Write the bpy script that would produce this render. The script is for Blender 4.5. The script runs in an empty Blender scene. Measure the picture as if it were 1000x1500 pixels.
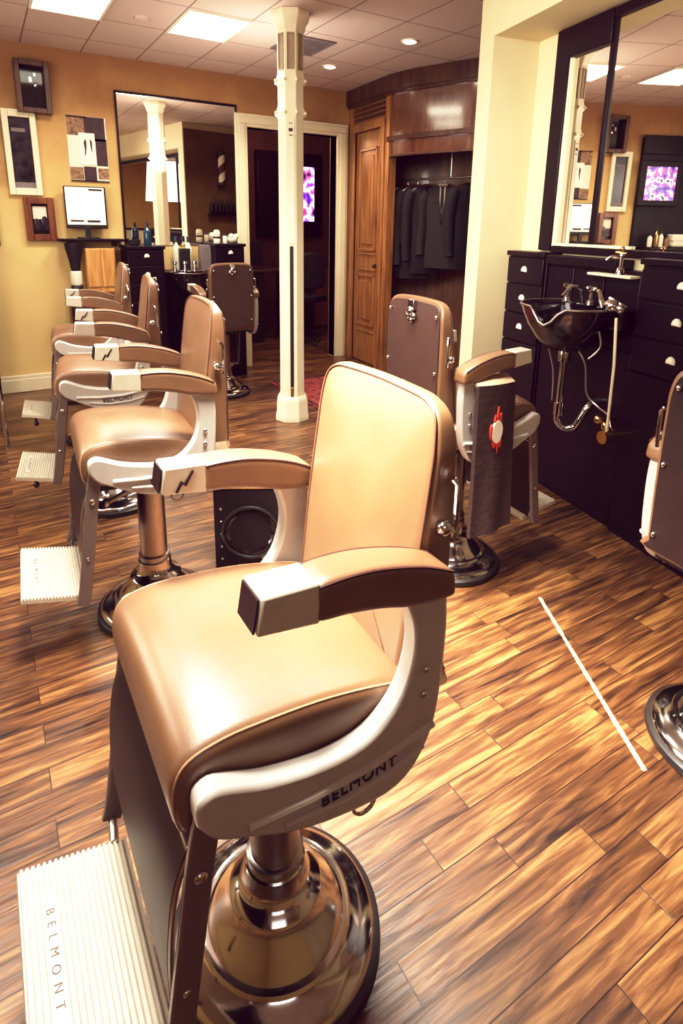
import bpy, bmesh, math, random
from math import sin, cos, pi, radians, atan2, hypot
from mathutils import Vector, Matrix
random.seed(7)
S = bpy.context.scene
COL = S.collection

# ------------------------------------------------------------------ materials
def new_mat(name):
    m = bpy.data.materials.new(name); m.use_nodes = True
    nt = m.node_tree; b = nt.nodes['Principled BSDF']
    return m, nt, b
def N(nt, t, **kw):
    n = nt.nodes.new(t)
    for k, v in kw.items():
        if k in n.inputs: n.inputs[k].default_value = v
        else: setattr(n, k, v)
    return n
def L(nt, a, b): nt.links.new(a, b)
def rgb(c): return (c[0], c[1], c[2], 1)
def mat(name, color, rough=.5, metal=0., var=.12, scale=14., bump=0., bscale=80., spec=.5, coat=0., emit=None, estr=0., crough=.05):
    """plain surface with procedural mottling"""
    m, nt, b = new_mat(name)
    tc = N(nt, 'ShaderNodeTexCoord'); no = N(nt, 'ShaderNodeTexNoise'); no.inputs['Scale'].default_value = scale; no.inputs['Detail'].default_value = 4
    L(nt, tc.outputs['Object'], no.inputs['Vector'])
    r = N(nt, 'ShaderNodeValToRGB')
    r.color_ramp.elements[0].position = .3; r.color_ramp.elements[1].position = .7
    r.color_ramp.elements[0].color = rgb([x*(1-var) for x in color]); r.color_ramp.elements[1].color = rgb([min(1, x*(1+var)) for x in color])
    L(nt, no.outputs['Fac'], r.inputs['Fac']); L(nt, r.outputs['Color'], b.inputs['Base Color'])
    b.inputs['Roughness'].default_value = rough; b.inputs['Metallic'].default_value = metal
    b.inputs['Specular IOR Level'].default_value = spec; b.inputs['Coat Weight'].default_value = coat; b.inputs['Coat Roughness'].default_value = crough
    if bump:
        n2 = N(nt, 'ShaderNodeTexNoise'); n2.inputs['Scale'].default_value = bscale; L(nt, tc.outputs['Object'], n2.inputs['Vector'])
        bp = N(nt, 'ShaderNodeBump'); bp.inputs['Strength'].default_value = bump; bp.inputs['Distance'].default_value = .01
        L(nt, n2.outputs['Fac'], bp.inputs['Height']); L(nt, bp.outputs['Normal'], b.inputs['Normal'])
    if emit:
        b.inputs['Emission Color'].default_value = rgb(emit); b.inputs['Emission Strength'].default_value = estr
    return m
def wood(name, c1, c2, axis='Z', scale=6., rough=.35, stretch=.08, coat=.2):
    m, nt, b = new_mat(name)
    tc = N(nt, 'ShaderNodeTexCoord'); mp = N(nt, 'ShaderNodeMapping')
    s = {'X': (stretch, 1, 1), 'Y': (1, stretch, 1), 'Z': (1, 1, stretch)}[axis]
    mp.inputs['Scale'].default_value = [scale*x for x in s]
    no = N(nt, 'ShaderNodeTexNoise'); no.inputs['Scale'].default_value = 3; no.inputs['Detail'].default_value = 6; no.inputs['Distortion'].default_value = .6
    r = N(nt, 'ShaderNodeValToRGB'); r.color_ramp.elements[0].position = .32; r.color_ramp.elements[1].position = .68
    r.color_ramp.elements[0].color = rgb(c1); r.color_ramp.elements[1].color = rgb(c2)
    L(nt, tc.outputs['Object'], mp.inputs['Vector']); L(nt, mp.outputs['Vector'], no.inputs['Vector'])
    L(nt, no.outputs['Fac'], r.inputs['Fac']); L(nt, r.outputs['Color'], b.inputs['Base Color'])
    b.inputs['Roughness'].default_value = rough; b.inputs['Coat Weight'].default_value = coat; b.inputs['Coat Roughness'].default_value = .15
    return m
def emis(name, c, s):
    m, nt, b = new_mat(name)
    b.inputs['Base Color'].default_value = rgb(c); b.inputs['Emission Color'].default_value = rgb(c); b.inputs['Emission Strength'].default_value = s
    return m

M = {}
M['leather'] = mat('tan_leather', (.185, .098, .050), .40, var=.10, scale=9, bump=.04, bscale=260, spec=.8, coat=.22, crough=.3)
M['leather_back'] = mat('brown_vinyl', (.070, .036, .029), .5, var=.08, scale=9, bump=.05, bscale=300)
M['piping'] = mat('dark_piping', (.07, .03, .024), .45)
M['piping_tan'] = mat('tan_piping', (.46, .27, .16), .4)
M['piping_brown'] = mat('brown_piping', (.15, .07, .045), .45)
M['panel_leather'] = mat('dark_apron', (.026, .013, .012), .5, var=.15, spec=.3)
M['frame'] = mat('cast_aluminium', (.54, .51, .48), .42, metal=.25, var=.05, scale=30)
M['chrome'] = mat('chrome', (.60, .60, .61), .12, metal=1., var=.03)
M['steel'] = mat('brushed_steel', (.50, .46, .44), .3, metal=1., var=.06, scale=40)
M['arm_steel'] = mat('grey_bar_steel', (.20, .155, .14), .42, metal=.35, var=.06)
M['rubber'] = mat('black_rubber', (.02, .018, .018), .4, var=.2)
M['footplate'] = mat('cast_footplate', (.66, .61, .52), .45, metal=.35, var=.04, scale=40)
M['darkplate'] = mat('dark_cap_plate', (.018, .008, .014), .3)
M['etch'] = mat('etched_black', (.03, .012, .015), .6)  # black for the side lettering and the zigzag reflection painted on caps
M['etch2'] = mat('weathered_etch', (.12, .085, .06), .6)  # mid-dark tone puts the raised letters' shadows into their colour
M['black'] = mat('black_lacquer', (.0085, .0022, .0075), .38, var=.2, scale=5, spec=.28)
M['blackmatte'] = mat('black_matte', (.0085, .004, .008), .6, var=.2)
M['porcelain_black'] = mat('black_porcelain', (.010, .005, .008), .12, coat=.6)
M['cream'] = mat('cream_paint', (.80, .72, .52), .45, var=.03, scale=5)
M['white'] = mat('white_enamel', (.84, .79, .66), .4, var=.03)
M['iron'] = mat('cream_cast_iron', (.83, .76, .57), .42, var=.03, scale=8)
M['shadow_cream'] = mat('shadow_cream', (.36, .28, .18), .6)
M['paper'] = mat('paper', (.78, .72, .56), .7, var=.05, scale=30)
M['darkpaper'] = mat('dark_print', (.045, .018, .025), .6, var=.3, scale=40)
M['brownpaper'] = mat('brown_print', (.26, .15, .085), .7, var=.55, scale=38)
M['photo'] = mat('photo_print', (.03, .02, .03), .22, var=.9, scale=12)
M['glassdark'] = mat('dark_glass_front', (.012, .008, .012), .06, var=.4)
M['wood_dark'] = wood('dark_walnut', (.035, .012, .008), (.11, .042, .02), 'Z', 9)
M['wood_red'] = wood('reddish_wood', (.10, .03, .015), (.24, .08, .035), 'Z', 9)
M['wood_closet'] = wood('closet_oak', (.19, .078, .026), (.42, .19, .070), 'Z', 9, .36)
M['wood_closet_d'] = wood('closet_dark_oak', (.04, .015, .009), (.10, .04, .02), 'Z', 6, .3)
M['wood_copper'] = wood('closet_polished_panel', (.085, .030, .016), (.15, .058, .028), 'Z', 7, .16, coat=.8, stretch=.15)
M['wood_copper'].node_tree.nodes['Principled BSDF'].inputs['Coat IOR'].default_value = 2.3; M['wood_copper'].node_tree.nodes['Principled BSDF'].inputs['Coat Roughness'].default_value = .12
M['wood_gold'] = wood('golden_pine', (.42, .19, .06), (.66, .36, .13), 'Z', 12)
M['cloth_dark'] = mat('black_suit_cloth', (.007, .0045, .008), .85, var=.25, scale=60)
M['cloth_grey'] = mat('charcoal_suit_cloth', (.019, .014, .016), .9, var=.25, scale=60)
M['cloth_shirt'] = mat('grey_shirt', (.30, .24, .19), .9)
M['cape'] = mat('brown_cape_cloth', (.040, .021, .018), .8, var=.25, scale=50, bump=.2, bscale=40)
M['cape_light'] = mat('tan_cape_lining', (.42, .29, .19), .8, var=.15, scale=30)
M['red'] = mat('red_print', (.50, .05, .03), .6)
M['blue'] = mat('blue_liquid', (.01, .05, .10), .15, coat=.4)
M['bluedark'] = mat('dark_blue_plastic', (.012, .03, .06), .3)
M['rug'] = mat('red_rug_weave', (.23, .045, .045), .95, var=.7, scale=16, bump=.3)
M['vent'] = mat('vent_grille', (.20, .16, .16), .6)
M['gold'] = mat('warm_brass', (.62, .42, .2), .25, metal=1.)
M['orange'] = mat('orange_painted', (.50, .16, .06), .7)
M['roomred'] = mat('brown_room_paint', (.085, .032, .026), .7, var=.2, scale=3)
M['brownwall'] = mat('olive_brown_paint', (.16, .085, .035), .7, var=.2, scale=4)
M['tile_lamp'] = emis('lamp_diffuser', (1., .93, .74), 7.)
M['spot_lamp'] = emis('spot_lens', (1., .93, .74), 14.)

def mirror_mat():
    m, nt, b = new_mat('mirror_silver')
    no = N(nt, 'ShaderNodeTexNoise'); no.inputs['Scale'].default_value = 1.5
    mr = N(nt, 'ShaderNodeMapRange'); mr.inputs['To Min'].default_value = .0; mr.inputs['To Max'].default_value = .015
    L(nt, no.outputs['Fac'], mr.inputs['Value']); L(nt, mr.outputs['Result'], b.inputs['Roughness'])
    b.inputs['Base Color'].default_value = (.93, .90, .85, 1); b.inputs['Metallic'].default_value = 1
    return m
M['mirror'] = mirror_mat()

def plaster():
    m, nt, b = new_mat('yellow_plaster')
    g = N(nt, 'ShaderNodeNewGeometry'); sp = N(nt, 'ShaderNodeSeparateXYZ'); L(nt, g.outputs['Position'], sp.inputs[0])
    n1 = N(nt, 'ShaderNodeTexNoise'); n1.inputs['Scale'].default_value = 2.2; n1.inputs['Detail'].default_value = 7; n1.inputs['Roughness'].default_value = .6
    L(nt, g.outputs['Position'], n1.inputs['Vector'])
    # honey above, paler yellow below
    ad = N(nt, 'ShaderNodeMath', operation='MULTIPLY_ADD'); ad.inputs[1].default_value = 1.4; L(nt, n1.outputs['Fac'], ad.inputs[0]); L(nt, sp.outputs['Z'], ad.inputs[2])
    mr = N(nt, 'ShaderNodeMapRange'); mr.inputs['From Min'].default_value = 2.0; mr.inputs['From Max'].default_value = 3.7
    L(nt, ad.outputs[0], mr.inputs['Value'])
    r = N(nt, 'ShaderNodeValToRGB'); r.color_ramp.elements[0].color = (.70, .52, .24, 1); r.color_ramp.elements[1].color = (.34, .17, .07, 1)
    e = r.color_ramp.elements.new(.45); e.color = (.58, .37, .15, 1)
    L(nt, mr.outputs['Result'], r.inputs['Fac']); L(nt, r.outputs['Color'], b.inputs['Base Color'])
    b.inputs['Roughness'].default_value = .75
    bp = N(nt, 'ShaderNodeBump'); bp.inputs['Strength'].default_value = .15; bp.inputs['Distance'].default_value = .02
    L(nt, n1.outputs['Fac'], bp.inputs['Height']); L(nt, bp.outputs['Normal'], b.inputs['Normal'])
    return m
M['plaster'] = plaster()
M['pale_plaster'] = mat('pale_yellow_plaster', (.68, .58, .38), .7, var=.06, scale=1.6, bump=.1, bscale=4)

def floor_mat():
    m, nt, b = new_mat('hand_scraped_planks')
    g = N(nt, 'ShaderNodeNewGeometry')
    br = N(nt, 'ShaderNodeTexBrick', offset=.37, offset_frequency=2, squash=1.35, squash_frequency=3)
    br.inputs['Scale'].default_value = 1; br.inputs['Brick Width'].default_value = .62; br.inputs['Row Height'].default_value = .0925
    br.inputs['Mortar Size'].default_value = .0016; br.inputs['Mortar Smooth'].default_value = .25; br.inputs['Bias'].default_value = 0
    br.inputs['Color1'].default_value = (.0, .0, .0, 1); br.inputs['Color2'].default_value = (1, 1, 1, 1); br.inputs['Mortar'].default_value = (.5, .5, .5, 1)
    L(nt, g.outputs['Position'], br.inputs['Vector'])
    # grain, shifted per plank
    sc = N(nt, 'ShaderNodeVectorMath', operation='SCALE'); sc.inputs['Scale'].default_value = 7; L(nt, br.outputs['Color'], sc.inputs[0])
    ad = N(nt, 'ShaderNodeVectorMath', operation='ADD'); L(nt, g.outputs['Position'], ad.inputs[0]); L(nt, sc.outputs[0], ad.inputs[1])
    mp = N(nt, 'ShaderNodeMapping'); mp.inputs['Scale'].default_value = (2.2, 26, 1); L(nt, ad.outputs[0], mp.inputs['Vector'])
    n1 = N(nt, 'ShaderNodeTexNoise'); n1.inputs['Scale'].default_value = 1.6; n1.inputs['Detail'].default_value = 8; n1.inputs['Roughness'].default_value = .62; n1.inputs['Distortion'].default_value = .5
    L(nt, mp.outputs[0], n1.inputs['Vector'])
    r = N(nt, 'ShaderNodeValToRGB'); cr = r.color_ramp
    cr.elements[0].position = .30; cr.elements[0].color = (.014, .006, .0045, 1)
    cr.elements[1].position = .72; cr.elements[1].color = (.31, .155, .056, 1)
    e = cr.elements.new(.5); e.color = (.105, .044, .017, 1)
    mx = N(nt, 'ShaderNodeMath', operation='MULTIPLY_ADD'); mx.inputs[1].default_value = .16; L(nt, br.outputs['Color'], mx.inputs[0])
    sb = N(nt, 'ShaderNodeMath', operation='SUBTRACT'); sb.inputs[1].default_value = .08; L(nt, n1.outputs['Fac'], sb.inputs[0]); L(nt, sb.outputs[0], mx.inputs[2])
    L(nt, mx.outputs[0], r.inputs['Fac'])
    dk = N(nt, 'ShaderNodeMixRGB', blend_type='MIX'); dk.inputs['Color2'].default_value = (.018, .006, .004, 1)
    L(nt, br.outputs['Fac'], dk.inputs['Fac']); L(nt, r.outputs['Color'], dk.inputs['Color1']); L(nt, dk.outputs[0], b.inputs['Base Color'])
    rr = N(nt, 'ShaderNodeMapRange'); rr.inputs['To Min'].default_value = .24; rr.inputs['To Max'].default_value = .46
    L(nt, n1.outputs['Fac'], rr.inputs['Value']); L(nt, rr.outputs[0], b.inputs['Roughness'])
    # scraped undulation + joints
    mp2 = N(nt, 'ShaderNodeMapping'); mp2.inputs['Scale'].default_value = (3.0, 42, 1); L(nt, ad.outputs[0], mp2.inputs['Vector'])
    n2 = N(nt, 'ShaderNodeTexNoise'); n2.inputs['Scale'].default_value = 1.2; n2.inputs['Detail'].default_value = 3; L(nt, mp2.outputs[0], n2.inputs['Vector'])
    hs = N(nt, 'ShaderNodeMath', operation='SUBTRACT'); L(nt, n2.outputs['Fac'], hs.inputs[0]); L(nt, br.outputs['Fac'], hs.inputs[1])
    bp = N(nt, 'ShaderNodeBump'); bp.inputs['Strength'].default_value = .42; bp.inputs['Distance'].default_value = .006
    L(nt, hs.outputs[0], bp.inputs['Height']); L(nt, bp.outputs['Normal'], b.inputs['Normal'])
    b.inputs['Coat Weight'].default_value = .25; b.inputs['Coat Roughness'].default_value = .3
    return m
M['floor'] = floor_mat()

def ceiling_mat():
    m, nt, b = new_mat('ceiling_tiles')
    g = N(nt, 'ShaderNodeNewGeometry'); mp = N(nt, 'ShaderNodeMapping'); mp.inputs['Location'].default_value = (-.012, -.25, 0)
    br = N(nt, 'ShaderNodeTexBrick', offset=0., offset_frequency=1, squash=1., squash_frequency=1)
    br.inputs['Scale'].default_value = 1; br.inputs['Brick Width'].default_value = .488; br.inputs['Row Height'].default_value = .62
    br.inputs['Mortar Size'].default_value = .006; br.inputs['Mortar Smooth'].default_value = .3
    br.inputs['Color1'].default_value = (.62, .485, .42, 1); br.inputs['Color2'].default_value = (.67, .53, .46, 1); br.inputs['Mortar'].default_value = (.22, .14, .12, 1)
    L(nt, g.outputs['Position'], mp.inputs['Vector']); L(nt, mp.outputs[0], br.inputs['Vector']); L(nt, br.outputs['Color'], b.inputs['Base Color'])
    b.inputs['Roughness'].default_value = .85
    return m
M['ceiling'] = ceiling_mat()

def screen_mat(name, cols, scale, strength):
    m, nt, b = new_mat(name)
    tc = N(nt, 'ShaderNodeTexCoord'); no = N(nt, 'ShaderNodeTexNoise'); no.inputs['Scale'].default_value = scale; no.inputs['Detail'].default_value = 2
    L(nt, tc.outputs['Generated'], no.inputs['Vector'])
    r = N(nt, 'ShaderNodeValToRGB'); cr = r.color_ramp
    cr.elements[0].position = .34; cr.elements[0].color = rgb(cols[0]); cr.elements[1].position = .66; cr.elements[1].color = rgb(cols[-1])
    for i, c in enumerate(cols[1:-1]):
        e = cr.elements.new(.34 + .32*(i+1)/(len(cols)-1)); e.color = rgb(c)
    L(nt, no.outputs['Fac'], r.inputs['Fac']); L(nt, r.outputs['Color'], b.inputs['Emission Color']); b.inputs['Emission Strength'].default_value = strength
    b.inputs['Base Color'].default_value = (.02, .02, .03, 1); b.inputs['Roughness'].default_value = .2
    return m
M['screen'] = screen_mat('tv_picture', [(.05, .01, .2), (.25, .05, .8), (1, .85, .95), (.85, .1, .35), (.02, .01, .05)], 3.2, 2.2)
M['screen2'] = screen_mat('tv_show', [(.02, .01, .08), (.12, .05, .6), (.7, .08, .25), (1, .9, .95), (.03, .01, .05)], 4.5, 1.6)
M['stripes'] = None

# ------------------------------------------------------------------ mesh helpers
def obj(name, bm, m, parent=None, smooth=True, bevel=0., seg=2):
    bmesh.ops.recalc_face_normals(bm, faces=bm.faces)
    me = bpy.data.meshes.new(name); bm.to_mesh(me); bm.free()
    o = bpy.data.objects.new(name, me); COL.objects.link(o)
    if m is not None: me.materials.append(m)
    if smooth:
        for p in me.polygons: p.use_smooth = True
        me.set_sharp_from_angle(angle=radians(38))
    if bevel:
        b = o.modifiers.new('bevel', 'BEVEL'); b.width = bevel; b.segments = seg; b.limit_method = 'ANGLE'; b.angle_limit = radians(35); b.harden_normals = False
    if parent is not None: o.parent = parent
    return o
def box(bm, x, y, z, R=None):
    vs = [Vector((x[i], y[j], z[k])) for i in (0, 1) for j in (0, 1) for k in (0, 1)]
    if R is not None: vs = [R @ v for v in vs]
    v = [bm.verts.new(p) for p in vs]
    for f in ((0, 1, 3, 2), (4, 6, 7, 5), (0, 4, 5, 1), (2, 3, 7, 6), (0, 2, 6, 4), (1, 5, 7, 3)): bm.faces.new([v[i] for i in f])
def boxes(*bs):
    bm = bmesh.new()
    for b in bs: box(bm, *b)
    return bm
def rings_mesh(bm, rings, cap0=True, cap1=True, closed=True):
    R = [[bm.verts.new(p) for p in r] for r in rings]
    n = len(R[0])
    for a, b in zip(R, R[1:]):
        for i in range(n if closed else n-1):
            j = (i+1) % n; bm.faces.new((a[i], a[j], b[j], b[i]))
    if cap0: bm.faces.new(R[0][::-1])
    if cap1: bm.faces.new(R[-1])
    return R
def lathe(bm, prof, n=40, c=(0, 0), ang0=0.):
    rings = []
    for r, z in prof:
        rings.append([Vector((c[0]+max(r, 1e-4)*cos(ang0+2*pi*i/n), c[1]+max(r, 1e-4)*sin(ang0+2*pi*i/n), z)) for i in range(n)])
    rings_mesh(bm, rings)
def tube(bm, pts, r, n=10, closed=False):
    pts = [Vector(p) for p in pts]; m = len(pts); rings = []; up = None
    for i, p in enumerate(pts):
        if closed: t = pts[(i+1) % m]-pts[i-1]
        else: t = pts[min(i+1, m-1)]-pts[max(i-1, 0)]
        t.normalize()
        if up is None:
            a = Vector((0, 0, 1)) if abs(t.z) < .9 else Vector((1, 0, 0)); up = (a-t*a.dot(t)).normalized()
        else: up = (up-t*up.dot(t)).normalized()
        s = t.cross(up); rr = r[i] if isinstance(r, (list, tuple)) else r
        rings.append([p+(up*cos(2*pi*k/n)+s*sin(2*pi*k/n))*rr for k in range(n)])
    if closed: rings.append(rings[0]); rings_mesh(bm, rings, False, False); bmesh.ops.remove_doubles(bm, verts=bm.verts, dist=1e-6)
    else: rings_mesh(bm, rings)
def catmull(p, k=4, closed=True):
    n = len(p); out = []
    for i in range(n if closed else n-1):
        g = (lambda j: p[j % n]) if closed else (lambda j: p[min(max(j, 0), n-1)])
        a, b, c, d = g(i-1), g(i), g(i+1), g(i+2)
        for s in range(k):
            t = s/k
            out.append(tuple(.5*(2*b[q]+(c[q]-a[q])*t+(2*a[q]-5*b[q]+4*c[q]-d[q])*t*t+(3*b[q]-a[q]-3*c[q]+d[q])*t**3) for q in range(len(b))))
    if not closed: out.append(tuple(p[-1]))
    return out
def area2(p): return sum(p[i][0]*p[(i+1) % len(p)][1]-p[(i+1) % len(p)][0]*p[i][1] for i in range(len(p)))
def inset(p, d):
    if abs(d) < 1e-7: return list(p)
    s = 1 if area2(p) > 0 else -1; n = len(p); out = []
    for i in range(n):
        a, b, c = Vector(p[i-1]), Vector(p[i]), Vector(p[(i+1) % n])
        e1 = (b-a); e2 = (c-b)
        n1 = Vector((-e1.y, e1.x)).normalized() if e1.length > 1e-9 else Vector((0, 0)); n2 = Vector((-e2.y, e2.x)).normalized() if e2.length > 1e-9 else n1
        v = n1+n2
        v = v.normalized() if v.length > 1e-6 else n1
        k = max(.5, v.dot(n1))
        q = b+v*(s*d/k); out.append((q.x, q.y))
    return out
def puffy(bm, prof, w0, w1, r, f, steps=4, mid=1, bulge=0., capr=4):
    """cushion: 2D outline swept from w0 to w1 with rounded rims; f maps (u, v, w) to a point"""
    rings = []
    cx = sum(p[0] for p in prof)/len(prof); cy = sum(p[1] for p in prof)/len(prof)
    first = inset(prof, r)
    def capring(base, w, k, sgn):
        q = 1-k/capr
        return [f(cx+(p[0]-cx)*max(q, .02), cy+(p[1]-cy)*max(q, .02), w+sgn*bulge*(1-q*q)) for p in base]
    for k in range(capr, 0, -1): rings.append(capring(first, w0, k, -1))
    for k in range(steps+1):
        a = pi/2*k/steps; rings.append([f(p[0], p[1], w0+r*(1-cos(a))) for p in inset(prof, r*(1-sin(a)))])
    for k in range(1, mid): rings.append([f(p[0], p[1], w0+r+(w1-w0-2*r)*k/mid) for p in prof])
    for k in range(steps, -1, -1):
        a = pi/2*k/steps; rings.append([f(p[0], p[1], w1-r*(1-cos(a))) for p in inset(prof, r*(1-sin(a)))])
    for k in range(1, capr+1): rings.append(capring(first, w1, k, 1))
    rings_mesh(bm, rings)
def prism(bm, prof, w0, w1, f):
    rings_mesh(bm, [[f(p[0], p[1], w) for p in prof] for w in (w0, w1)])
XZ = lambda u, v, w: Vector((u, w, v))
def ball(bm, c, r, sx=1, sy=1, sz=1, seg=14):
    mt = Matrix.Translation(c) @ Matrix.Diagonal((sx, sy, sz, 1))
    bmesh.ops.create_uvsphere(bm, u_segments=seg, v_segments=max(6, seg//2+1), radius=r, matrix=mt)
def disc_y(bm, c, r, y0, y1, n=24):
    rings_mesh(bm, [[Vector((c[0]+r*cos(2*pi*i/n), y, c[1]+r*sin(2*pi*i/n))) for i in range(n)] for y in (y0, y1)])

def empty(name, loc=(0, 0, 0), rz=0.):
    o = bpy.data.objects.new(name, None); COL.objects.link(o); o.location = loc; o.rotation_euler = (0, 0, rz); o.empty_display_size = .1
    return o
def tag(o, label=None, cat=None, group=None, kind=None):
    for k, v in (('label', label), ('category', cat), ('group', group), ('kind', kind)):
        if v: o[k] = v
    return o
def thing(name, label, cat, loc=(0, 0, 0), rz=0., group=None): return tag(empty(name, loc, rz), label, cat, group)
def struct(name, bm, m, **k): return tag(obj(name, bm, m, **k), kind='structure')
def copy_tree(o, parent=None):
    c = o.copy(); COL.objects.link(c); c.parent = parent
    for ch in list(o.children): copy_tree(ch, c)
    return c
def text(body, m, parent, size, mw, ext=.0012, name='lettering', sp=1.15):
    cu = bpy.data.curves.new(name, 'FONT'); cu.body = body; cu.size = size; cu.extrude = ext; cu.align_x = 'CENTER'; cu.align_y = 'CENTER'; cu.space_character = 1.15
    cu.materials.append(m); cu.space_character = sp
    tmp = bpy.data.objects.new(name, cu); COL.objects.link(tmp)
    me = bpy.data.meshes.new_from_object(tmp.evaluated_get(bpy.context.evaluated_depsgraph_get())); bpy.data.objects.remove(tmp)
    if not me.materials: me.materials.append(m)
    o = bpy.data.objects.new(name, me); COL.objects.link(o); o.parent = parent; o.matrix_local = mw
    return o
def basis(x, y, z, loc):
    m = Matrix.Identity(4)
    for i, v in enumerate((x, y, z)):
        for j in range(3): m[j][i] = v[j]
    m.translation = loc
    return m

# ------------------------------------------------------------------ camera
H = 1.6
p_, r_, y_ = radians(14.3), radians(.9), radians(31.3)
fh = Vector((sin(y_), cos(y_), 0)); rt = Vector((cos(y_), -sin(y_), 0)); up = Vector((0, 0, 1))
fw = fh*cos(p_)-up*sin(p_); u_ = up*cos(p_)+fh*sin(p_)
Rv = rt*cos(r_)+u_*sin(r_); Uv = u_*cos(r_)-rt*sin(r_)
cd = bpy.data.cameras.new('camera'); cam = bpy.data.objects.new('camera', cd); COL.objects.link(cam)
cam.matrix_world = basis(Rv, Uv, -fw, Vector((0, 0, H)))
cd.sensor_fit = 'HORIZONTAL'; cd.sensor_width = 36; cd.lens = 36*.860; cd.shift_y = -.2; cd.clip_start = .02
S.camera = cam

# ------------------------------------------------------------------ room shell
CZ = 3.09; YB = 6.255
struct('floor', boxes(((-2.6, 6.2), (-2.6, 9.2), (-.08, 0))), M['floor'])
struct('ceiling', boxes(((-2.6, 6.2), (-2.6, 9.2), (CZ, CZ+.08))), M['ceiling'])
DX0, DX1, DZ = 2.57, 3.685, 2.60
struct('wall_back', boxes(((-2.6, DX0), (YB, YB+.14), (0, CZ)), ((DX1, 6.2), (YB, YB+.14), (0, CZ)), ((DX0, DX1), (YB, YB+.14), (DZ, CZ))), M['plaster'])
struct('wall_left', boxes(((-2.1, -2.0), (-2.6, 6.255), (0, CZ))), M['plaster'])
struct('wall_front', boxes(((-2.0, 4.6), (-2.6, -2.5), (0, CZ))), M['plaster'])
bb = boxes(((-2.0, DX0-.14), (YB-.025, YB-.001), (0, .13)))
box(bb, (-2.0, DX0-.14), (YB-.018, YB-.001), (.13, .165))
struct('baseboard_back', bb, M['cream'], bevel=.006)
# door casing
bm = boxes(((DX0-.13, DX0), (YB-.035, YB+.15), (0, DZ+.13)), ((DX1, DX1+.14), (YB-.035, YB+.15), (0, DZ+.13)), ((DX0, DX1), (YB-.035, YB+.15), (DZ, DZ+.13)))
box(bm, (DX0-.10, DX0-.03), (YB-.05, YB-.036), (.0, DZ+.029)); box(bm, (DX1+.03, DX1+.11), (YB-.05, YB-.036), (0, DZ+.029)); box(bm, (DX0-.10, DX1+.11), (YB-.05, YB-.036), (DZ+.03, DZ+.10))
struct('trim_1', bm, M['cream'], bevel=.006)
# room beyond the doorway
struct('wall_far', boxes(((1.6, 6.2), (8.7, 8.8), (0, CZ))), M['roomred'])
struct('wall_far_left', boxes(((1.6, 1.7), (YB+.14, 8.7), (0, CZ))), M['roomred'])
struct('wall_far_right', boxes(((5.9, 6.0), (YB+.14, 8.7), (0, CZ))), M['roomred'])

# right wall (set at an angle): local x along the wall, local y into the room
GX, GY = 3.007, 2.833; GA = atan2(.978, .2088)
def RW(s, o): return (GX+.2088*s-.978*o, GY+.978*s+.2088*o)
def rw_empty(name, s, o, z=0): 
    x, y = RW(s, o); return empty(name, (x, y, z), GA)
def at_rw(o, s=0, off=0, z=0):
    x, y = RW(s, off); o.location = (x, y, z); o.rotation_euler = (0, 0, GA); return o
OB = -.12
bm = boxes(((.03, .185), (-1.2, .21), (0, CZ)), ((-5.4, .03), (OB-.3, .21), (2.725, CZ)), ((-5.4, .03), (OB-.3, OB), (0, 2.725)))
at_rw(struct('wall_right', bm, M['pale_plaster']))
# the end face of the pillar is painted brown
at_rw(struct('trim_2', boxes(((.186, .20), (-1.2, .20), (.0, 3.0))), M['brownwall']))

# closet wall: straight run with a door, then a curved run with an open closet
PATH = catmull([(3.85, 6.25), (3.82, 5.80), (3.79, 5.36), (3.80, 5.22), (3.845, 5.0), (3.95, 4.72), (4.08, 4.41), (4.25, 4.1), (4.45, 3.8), (4.70, 3.5)], 6, False)
def ribbon(bm, path, z0, z1, out, back):
    """wall strip following a plan path, from 'out' in front of it to 'back' behind it"""
    pts = [Vector(p) for p in path]; A = []; Bk = []
    for i, p in enumerate(pts):
        t = (pts[min(i+1, len(pts)-1)]-pts[max(i-1, 0)]).normalized(); n = Vector((t.y, -t.x))   # t heads -y, n heads -x
        if n.x > 0: n = -n
        A.append(p+n*out); Bk.append(p-n*back)
    rings = [[Vector((a.x, a.y, z0)), Vector((a.x, a.y, z1)), Vector((b.x, b.y, z1)), Vector((b.x, b.y, z0))] for a, b in zip(A, Bk)]
    rings_mesh(bm, rings)
def sub(y0, y1): return [p for p in PATH if y1 <= p[1] <= y0]
curve = sub(5.37, 3.4)
bm = bmesh.new(); ribbon(bm, PATH, 2.93, CZ-.002, .045, .08); ribbon(bm, PATH, 2.90, 2.935, .025, .08)
struct('trim_3', bm, M['wood_closet_d'], bevel=.004)
bm = bmesh.new(); ribbon(bm, curve, 2.50, 2.91, 0, .05)
struct('wall_closet_header', bm, M['wood_copper'])
bm = bmesh.new(); ribbon(bm, curve, 2.455, 2.505, .03, .05); ribbon(bm, curve, 2.30, 2.325, .012, .05)
struct('trim_4', bm, M['wood_closet_d'], bevel=.004)
bm = bmesh.new(); ribbon(bm, curve, 2.30, 2.458, .005, .05)
struct('wall_closet_fascia', bm, M['wood_copper'])
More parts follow.
